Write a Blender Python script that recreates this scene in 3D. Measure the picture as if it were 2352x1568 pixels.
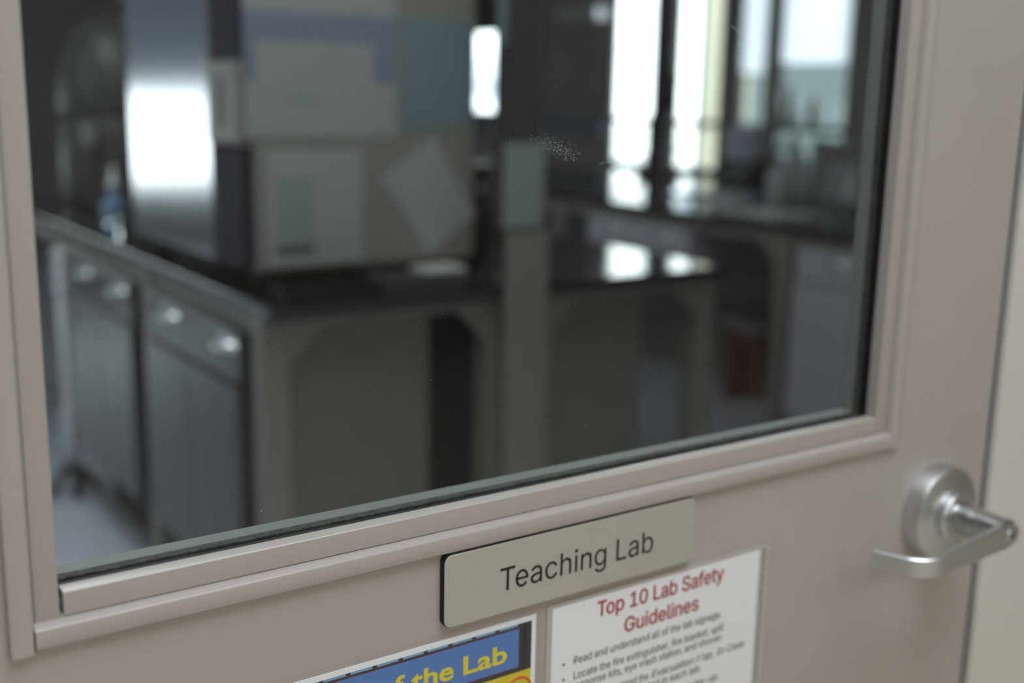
import bpy, bmesh, math, random
from mathutils import Vector, Matrix
random.seed(7)
for o in list(bpy.data.objects): bpy.data.objects.remove(o)
scene = bpy.context.scene
COL = scene.collection
PI = math.pi

# ------------------------------------------------------------------ camera
yaw, pit, rol = 0.60575, -0.21096, 0.02058
fw = Vector((math.sin(yaw)*math.cos(pit), math.cos(yaw)*math.cos(pit), math.sin(pit)))
rt = fw.cross(Vector((0, 0, 1))).normalized(); up = rt.cross(fw)
r2 = rt*math.cos(rol) + up*math.sin(rol); u2 = up*math.cos(rol) - rt*math.sin(rol)
cd = bpy.data.cameras.new('camera'); cam = bpy.data.objects.new('camera', cd); COL.objects.link(cam)
M = Matrix((r2, u2, -fw)).transposed().to_4x4(); M.translation = Vector((0, -0.64153, 1.36))
cam.matrix_world = M
cd.sensor_width = 36; cd.lens = 2683.11/2352*36
cd.clip_start = 0.02; cd.clip_end = 200
cd.dof.use_dof = True; cd.dof.focus_distance = 0.755; cd.dof.aperture_fstop = 3.0
cd.dof.aperture_blades = 0
scene.camera = cam

# ------------------------------------------------------------------ world, light, exposure
scene.view_settings.view_transform = 'Standard'; scene.view_settings.look = 'None'
scene.view_settings.gamma = 1; scene.view_settings.use_curve_mapping = False
scene.view_settings.exposure = 0.0
SKY = 5.0
w = bpy.data.worlds.new('sky'); scene.world = w; w.use_nodes = True
nt = w.node_tree; nt.nodes.clear()
wo = nt.nodes.new('ShaderNodeOutputWorld'); bg = nt.nodes.new('ShaderNodeBackground')
tc = nt.nodes.new('ShaderNodeTexCoord'); nz = nt.nodes.new('ShaderNodeTexNoise')
nz.inputs['Scale'].default_value = 11; nz.inputs['Detail'].default_value = 4
cr = nt.nodes.new('ShaderNodeValToRGB')
cr.color_ramp.elements[0].position = .36; cr.color_ramp.elements[0].color = (.09, .17, .26, 1)
cr.color_ramp.elements[1].position = .46; cr.color_ramp.elements[1].color = (.90, .96, 1.0, 1)
mp0 = nt.nodes.new('ShaderNodeMapping'); mp0.inputs['Location'].default_value = (.3, .1, .2)
nt.links.new(tc.outputs['Generated'], mp0.inputs['Vector']); nt.links.new(mp0.outputs[0], nz.inputs['Vector']); nt.links.new(nz.outputs['Fac'], cr.inputs['Fac'])
nt.links.new(cr.outputs['Color'], bg.inputs['Color']); bg.inputs['Strength'].default_value = SKY
nt.links.new(bg.outputs[0], wo.inputs[0])

LAMPS = []
def corridor_lamp(x, y, sx, sy, power, color=(1, .97, .93), name='corridor_lamp'):
    l = bpy.data.lights.new(name, 'AREA'); l.shape = 'RECTANGLE'; l.size = sx; l.size_y = sy
    l.energy = power; l.color = color
    o = bpy.data.objects.new(name, l); COL.objects.link(o); o.location = (x, y, 2.655)
    LAMPS.append(o)
corridor_lamp(0.45, -0.80, 1.18, .80, 17, (.76, .88, 1.0))
corridor_lamp(0.5, -3.2, 1.18, 1.18, 13, (1, .965, .91))
corridor_lamp(2.8, -3.2, 1.18, 1.18, 4, (1, .965, .91))
corridor_lamp(0.9, 0.95, 1.18, .80, 2.5, (.95, .98, 1.0), 'lab_fill')  # added fill light, lifts the surfaces that face the door
corridor_lamp(0.40, 2.60, .58, 1.18, 9, (.80, .90, 1.0), 'lab_fill')  # added fill light, brightens the floor beside the island
corridor_lamp(-1.8, -3.2, 1.18, 1.18, 13, (1, .965, .91))

# ------------------------------------------------------------------ materials
def new_mat(name):
    m = bpy.data.materials.new(name); m.use_nodes = True
    n = m.node_tree.nodes; return m, n, m.node_tree.links, n['Principled BSDF']
def lin(c):
    return tuple(((v/255)/12.92 if v/255 <= .04045 else ((v/255+.055)/1.055)**2.4) for v in c) + (1,)
def mat(name, rgb, rough=.5, metal=0, noise=0, nscale=40, bump=0, bscale=300, stretch=None, spec=.5, coat=0, aniso=0):
    m, n, L, b = new_mat(name)
    c = lin(rgb)
    b.inputs['Base Color'].default_value = c; b.inputs['Roughness'].default_value = rough
    b.inputs['Metallic'].default_value = metal; b.inputs['Specular IOR Level'].default_value = spec
    if coat: b.inputs['Coat Weight'].default_value = coat; b.inputs['Coat Roughness'].default_value = .05
    if aniso: b.inputs['Anisotropic'].default_value = aniso
    if noise or bump:
        t = n.new('ShaderNodeTexCoord'); mp = n.new('ShaderNodeMapping')
        if stretch: mp.inputs['Scale'].default_value = stretch
        L.new(t.outputs['Object'], mp.inputs['Vector'])
    if noise:
        x = n.new('ShaderNodeTexNoise'); x.inputs['Scale'].default_value = nscale; x.inputs['Detail'].default_value = 5
        L.new(mp.outputs[0], x.inputs['Vector'])
        r = n.new('ShaderNodeValToRGB')
        lo = tuple(max(0, v*(1-noise)) for v in c[:3]) + (1,); hi = tuple(min(1, v*(1+noise)) for v in c[:3]) + (1,)
        r.color_ramp.elements[0].position = .3; r.color_ramp.elements[0].color = lo
        r.color_ramp.elements[1].position = .7; r.color_ramp.elements[1].color = hi
        L.new(x.outputs['Fac'], r.inputs['Fac']); L.new(r.outputs['Color'], b.inputs['Base Color'])
    if bump:
        y = n.new('ShaderNodeTexNoise'); y.inputs['Scale'].default_value = bscale; y.inputs['Detail'].default_value = 3
        L.new(mp.outputs[0], y.inputs['Vector'])
        bp = n.new('ShaderNodeBump'); bp.inputs['Strength'].default_value = bump; bp.inputs['Distance'].default_value = .0006
        L.new(y.outputs['Fac'], bp.inputs['Height']); L.new(bp.outputs['Normal'], b.inputs['Normal'])
    return m
def glass_mat(name, tint, rough=0.0, extra=0.0):
    """clear pane: straight-through transmission plus a Fresnel mirror on each outer face"""
    m, n, L, b = new_mat(name); n.remove(b)
    out = n['Material Output']
    tr = n.new('ShaderNodeBsdfTransparent'); tr.inputs['Color'].default_value = tint + (1,)
    gl = n.new('ShaderNodeBsdfGlossy'); gl.inputs['Roughness'].default_value = rough
    fr = n.new('ShaderNodeFresnel'); fr.inputs['IOR'].default_value = 1.5
    ge = n.new('ShaderNodeNewGeometry'); iv = n.new('ShaderNodeMath'); iv.operation = 'SUBTRACT'; iv.inputs[0].default_value = 1
    mu = n.new('ShaderNodeMath'); mu.operation = 'MULTIPLY'
    ad = n.new('ShaderNodeMath'); ad.operation = 'ADD'; ad.inputs[1].default_value = extra
    L.new(ge.outputs['Backfacing'], iv.inputs[1]); L.new(fr.outputs[0], ad.inputs[0]); L.new(ad.outputs[0], mu.inputs[0]); L.new(iv.outputs[0], mu.inputs[1])
    mx = n.new('ShaderNodeMixShader'); L.new(mu.outputs[0], mx.inputs[0]); L.new(tr.outputs[0], mx.inputs[1]); L.new(gl.outputs[0], mx.inputs[2])
    L.new(mx.outputs[0], out.inputs[0]); return m
def translucent(name, rgb, k=.6):
    m, n, L, b = new_mat(name); n.remove(b); out = n['Material Output']
    d = n.new('ShaderNodeBsdfDiffuse'); t = n.new('ShaderNodeBsdfTranslucent'); mx = n.new('ShaderNodeMixShader')
    d.inputs[0].default_value = lin(rgb); t.inputs[0].default_value = lin(rgb); mx.inputs[0].default_value = k
    L.new(d.outputs[0], mx.inputs[1]); L.new(t.outputs[0], mx.inputs[2]); L.new(mx.outputs[0], out.inputs[0]); return m

DOOR_RGB = (176, 168, 162)
m_door = mat('door_paint', DOOR_RGB, .42, noise=.02, nscale=9, bump=.10, bscale=900)
m_trim = mat('trim_paint', DOOR_RGB, .26, noise=.015, nscale=12, bump=.04, bscale=700)
m_frame = mat('frame_paint', (214, 211, 204), .4, bump=.05, bscale=600)
m_black = mat('black_rubber', (14, 14, 15), .55)
m_tape = mat('glazing_tape', (58, 60, 54), .8, noise=.5, nscale=120, bump=1.0, bscale=260)
m_bead_in = mat('inner_stop_paint', (124, 126, 124), .45)
m_glass = glass_mat('door_glass', (.93, .955, .945))
m_wglass = glass_mat('window_glass', (.97, .98, .98))
m_clear = glass_mat('clear_glassware', (.90, .94, .95), .02, .03)
m_tube = glass_mat('clear_tubing', (.80, .84, .88), .08, .10)
m_acr = glass_mat('acrylic', (.99, .99, .99), .03, .01)
m_acr_edge = mat('acrylic_edge', (196, 190, 182), .25)
m_plate = mat('brushed_steel', (192, 187, 177), .45, .30, noise=.045, nscale=60, bump=.12, bscale=160, stretch=(1, 1, 26))
m_ink = mat('black_ink', (16, 16, 16), .6)
m_ink2 = mat('printed_black', (30, 30, 32), .7)
m_red = mat('red_ink', (172, 30, 34), .6)
m_paper = mat('white_paper', (250, 250, 252), .6)
m_lever = mat('satin_chrome', (186, 187, 188), .24, 1, bump=.05, bscale=500)
m_lever2 = mat('brushed_chrome', (216, 217, 218), .36, 1, bump=.12, bscale=160, stretch=(8, 1, 1))
m_blue = mat('poster_blue', (80, 122, 192), .3); m_lblue = mat('poster_light_blue', (120, 168, 208), .3)
m_yel = mat('poster_yellow', (226, 208, 30), .3); m_dk = mat('poster_dark', (40, 44, 50), .3)
m_brn = mat('poster_brown', (74, 42, 34), .3); m_org = mat('poster_orange', (210, 84, 34), .3)
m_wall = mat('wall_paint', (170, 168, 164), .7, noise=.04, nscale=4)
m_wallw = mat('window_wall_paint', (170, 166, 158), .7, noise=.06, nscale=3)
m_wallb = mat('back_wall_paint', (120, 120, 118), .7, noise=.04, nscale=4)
m_ceil = mat('ceiling_tile', (170, 170, 168), .9, noise=.03, nscale=20)
m_floor = mat('vinyl_floor', (214, 220, 234), .20, noise=.06, nscale=6)
m_cfloor = mat('corridor_floor', (206, 200, 190), .5, noise=.1, nscale=8)
m_cwall = mat('corridor_wall', (196, 190, 180), .7)
m_bench = mat('bench_frame_paint', (138, 137, 127), .38)
m_cab = mat('cabinet_paint', (66, 66, 68), .20)
m_cab_lit = mat('cabinet_paint_lit', (196, 196, 208), .35)  # same cabinet paint lightened, standing in for light on the far bench fronts
m_panel = mat('end_panel_paint', (116, 116, 107), .45)
m_top = mat('black_worktop', (30, 32, 36), .10, spec=.8)
m_kick = mat('black_kick', (24, 24, 24), .6)
m_pull = mat('satin_nickel', (246, 248, 252), .24, .85)
m_nickel = mat('bright_satin_metal', (238, 240, 246), .3, .3)
m_chrome = mat('chrome', (232, 235, 238), .05, 1)
m_steel = mat('stainless_door', (205, 207, 212), .16, 1, bump=.05, bscale=60, stretch=(1, 1, 14))
m_side = mat('appliance_side', (142, 143, 135), .5, noise=.02, nscale=6)
m_navy = mat('navy_plastic', (20, 26, 46), .6, spec=.25)
m_lgrey = mat('light_grey_plastic', (150, 150, 148), .45)
m_notice = mat('notice_paper', (168, 173, 176), .6); m_notice2 = mat('notice_tint', (132, 143, 164), .6)
m_notice3 = mat('notice_picture', (150, 160, 164), .6); m_bluep = mat('bluish_paper', (126, 144, 156), .55, noise=.06, nscale=8)
m_dgrey = mat('dark_grey_enamel', (74, 76, 78), .4, noise=.05, nscale=5)
m_mull = mat('window_frame_dark', (52, 54, 60), .45)
m_blind = translucent('roller_blind', (238, 240, 244), .85)
m_blind2 = translucent('shade_cloth', (160, 164, 172), .5)
m_white = mat('white_plastic', (232, 234, 238), .35)
m_milk = translucent('milky_plastic', (244, 246, 250), .5)
m_blk = mat('black_plastic', (26, 27, 30), .35)
m_card = mat('cardboard', (122, 84, 66), .8, noise=.08, nscale=10); m_redb = mat('red_plastic', (112, 62, 58), .5)
m_lav = mat('lavender_plastic', (232, 234, 252), .4); m_mat = mat('blue_mat', (110, 122, 186), .5)
m_dliq = mat('dark_glass', (36, 38, 40), .12); m_bcap = mat('blue_cap', (110, 140, 170), .35)
m_cream = mat('cream_facade', (186, 182, 160), .8, noise=.03, nscale=2); m_green = mat('greenish_facade', (92, 104, 104), .8, noise=.08, nscale=1.2)
m_pave = mat('pavement', (236, 236, 232), .8, noise=.08, nscale=1)
m_lampw = mat('lamp_housing', (230, 230, 230), .5)
def emis(name, rgb, s):
    m, n, L, b = new_mat(name); b.inputs['Emission Color'].default_value = lin(rgb); b.inputs['Emission Strength'].default_value = s; return m
m_diff = emis('lamp_diffuser', (250, 250, 245), 2.0)

# ------------------------------------------------------------------ builders
WL = {}
class MB:
    def __init__(s): s.bm = bmesh.new()
    def box(s, x0, x1, y0, y1, z0, z1, bev=0, seg=2):
        r = bmesh.ops.create_cube(s.bm, size=1); vs = r['verts']
        for v in vs:
            v.co = Vector(((x0+x1)/2 + v.co.x*(x1-x0), (y0+y1)/2 + v.co.y*(y1-y0), (z0+z1)/2 + v.co.z*(z1-z0)))
        if bev:
            es = list({e for v in vs for e in v.link_edges})
            bmesh.ops.bevel(s.bm, geom=es, offset=bev, segments=seg, profile=.6, affect='EDGES')
        return s
    def prism(s, pts, axis, a, b, bev=0, seg=2):
        """extrude a polygon given in the two other axes along `axis` from a to b"""
        def mk(p, t):
            return Vector((t, p[0], p[1])) if axis == 0 else Vector((p[0], t, p[1])) if axis == 1 else Vector((p[0], p[1], t))
        n = len(pts); A = [s.bm.verts.new(mk(p, a)) for p in pts]; B = [s.bm.verts.new(mk(p, b)) for p in pts]
        fs = [s.bm.faces.new(A), s.bm.faces.new(B[::-1])]
        for i in range(n): fs.append(s.bm.faces.new((A[i], B[i], B[(i+1) % n], A[(i+1) % n])))
        bmesh.ops.recalc_face_normals(s.bm, faces=fs)
        if bev:
            es = list({e for f in fs[:2] for e in f.edges})
            bmesh.ops.bevel(s.bm, geom=es, offset=bev, segments=seg, profile=.6, affect='EDGES')
        return s
    def ring(s, o, i, y0, y1):
        """rectangular ring in xz: o and i are (x0,x1,z0,z1)"""
        def loop(r, y): return [s.bm.verts.new((x, y, z)) for x, z in ((r[0], r[2]), (r[1], r[2]), (r[1], r[3]), (r[0], r[3]))]
        a, b, c, d = loop(o, y0), loop(i, y0), loop(o, y1), loop(i, y1); fs = []
        for k in range(4):
            j = (k+1) % 4
            for q in ((a[k], a[j], b[j], b[k]), (c[k], d[k], d[j], c[j]), (a[k], c[k], c[j], a[j]), (b[k], b[j], d[j], d[k])):
                fs.append(s.bm.faces.new(q))
        bmesh.ops.recalc_face_normals(s.bm, faces=fs); return s
    def tube(s, path, r, n=14, cap=True):
        P = [Vector(p) for p in path]; rr = r if isinstance(r, (list, tuple)) else [r]*len(P)
        rings = []; prev = None
        for k, p in enumerate(P):
            t = (P[min(k+1, len(P)-1)] - P[max(k-1, 0)]).normalized()
            if prev is None:
                q = Vector((0, 0, 1)) if abs(t.z) < .9 else Vector((1, 0, 0)); u = t.cross(q).normalized()
            else: u = (prev - t*prev.dot(t)).normalized()
            prev = u; v = t.cross(u)
            rings.append([s.bm.verts.new(p + (u*math.cos(2*PI*i/n) + v*math.sin(2*PI*i/n))*rr[k]) for i in range(n)])
        fs = []
        for k in range(len(rings)-1):
            for i in range(n):
                f = s.bm.faces.new((rings[k][i], rings[k][(i+1) % n], rings[k+1][(i+1) % n], rings[k+1][i])); f.smooth = True; fs.append(f)
        if cap: fs.append(s.bm.faces.new(rings[0][::-1])); fs.append(s.bm.faces.new(rings[-1]))
        bmesh.ops.recalc_face_normals(s.bm, faces=fs); return s
    def lathe(s, prof, c, axis=2, n=40):
        """prof: list of (radius, height); revolve around an axis through c"""
        c = Vector(c); rings = []
        for r, h in prof:
            ring = []
            for i in range(n):
                a = 2*PI*i/n; ca, sa = r*math.cos(a), r*math.sin(a)
                d = (h, ca, sa) if axis == 0 else (ca, h, sa) if axis == 1 else (ca, sa, h)
                ring.append(s.bm.verts.new(c + Vector(d)))
            rings.append(ring)
        fs = []
        for k in range(len(rings)-1):
            for i in range(n):
                f = s.bm.faces.new((rings[k][i], rings[k][(i+1) % n], rings[k+1][(i+1) % n], rings[k+1][i])); f.smooth = True; fs.append(f)
        fs.append(s.bm.faces.new(rings[0][::-1])); fs.append(s.bm.faces.new(rings[-1]))
        bmesh.ops.recalc_face_normals(s.bm, faces=fs); return s
    def build(s, name, m, parent=None, at=None):
        me = bpy.data.meshes.new(name)
        off = Vector(WL[parent.name]) if parent is not None else Vector(at or (0, 0, 0))
        bmesh.ops.translate(s.bm, verts=s.bm.verts, vec=-off)
        s.bm.to_mesh(me); s.bm.free(); me.materials.append(m)
        o = bpy.data.objects.new(name, me); COL.objects.link(o)
        if parent is not None: o.parent = parent
        else: o.location = off
        WL[o.name] = tuple(off)
        return o
def tag(o, label, cat, group=None, kind=None):
    o['label'] = label; o['category'] = cat
    if group: o['group'] = group
    if kind: o['kind'] = kind
    return o
def thing(name, label, cat, loc, group=None, kind=None):
    o = bpy.data.objects.new(name, None); COL.objects.link(o); o.location = loc; o.empty_display_size = .05
    WL[o.name] = tuple(loc); return tag(o, label, cat, group, kind)
def smooth_angle(o, ang=35):
    me = o.data
    for p in me.polygons: p.use_smooth = True
    bm = bmesh.new(); bm.from_mesh(me)
    for e in bm.edges:
        if len(e.link_faces) == 2 and e.calc_face_angle(0) > math.radians(ang): e.smooth = False
    bm.to_mesh(me); bm.free(); return o
def copy_tree(o, parent=None, dx=(0, 0, 0)):
    c = o.copy(); COL.objects.link(c)
    if parent is not None: c.parent = parent
    else: c.location = o.location + Vector(dx); WL[c.name] = tuple(c.location)
    for ch in list(o.children): copy_tree(ch, c)
    return c
def lettering(name, text, x0, x1, base, capz, y, m, parent, bold=0.0, shear=0.0, y_thick=.0002, fit='h', letter_ref='H'):
    """flat lettering facing -y; baseline at z=base, capital height up to z=capz, spread from x0 to x1"""
    def mk(t):
        cu = bpy.data.curves.new('lettering', 'FONT'); cu.body = t; cu.size = 1; cu.offset = bold; cu.shear = shear; cu.resolution_u = 6
        ob = bpy.data.objects.new('lettering', cu); COL.objects.link(ob)
        bpy.context.view_layer.update()
        me = bpy.data.meshes.new_from_object(ob.evaluated_get(bpy.context.evaluated_depsgraph_get()))
        bpy.data.objects.remove(ob); bpy.data.curves.remove(cu); return me
    h = mk(letter_ref); hz = max(v.co.y for v in h.vertices) - min(v.co.y for v in h.vertices); bpy.data.meshes.remove(h)
    me = mk(text); xs = [v.co.x for v in me.vertices]; a, b = min(xs), max(xs)
    sz = (capz-base)/hz
    if x0 is None: x0 = x1 - (b-a)*sz*.92
    sx = (x1-x0)/(b-a)
    bm = bmesh.new(); bm.from_mesh(me); off = Vector(WL[parent.name])
    for v in bm.verts: v.co = Vector((x0 + (v.co.x-a)*sx, y, base + v.co.y*sz)) - off
    r = bmesh.ops.extrude_face_region(bm, geom=list(bm.faces))
    for v in [g for g in r['geom'] if isinstance(g, bmesh.types.BMVert)]: v.co.y -= y_thick
    bmesh.ops.recalc_face_normals(bm, faces=bm.faces)
    bm.to_mesh(me); bm.free(); me.name = name; me.materials.clear(); me.materials.append(m)
    for p in me.polygons: p.use_smooth = False
    o = bpy.data.objects.new(name, me); COL.objects.link(o); o.parent = parent; WL[o.name] = WL[parent.name]
    return o

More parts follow.
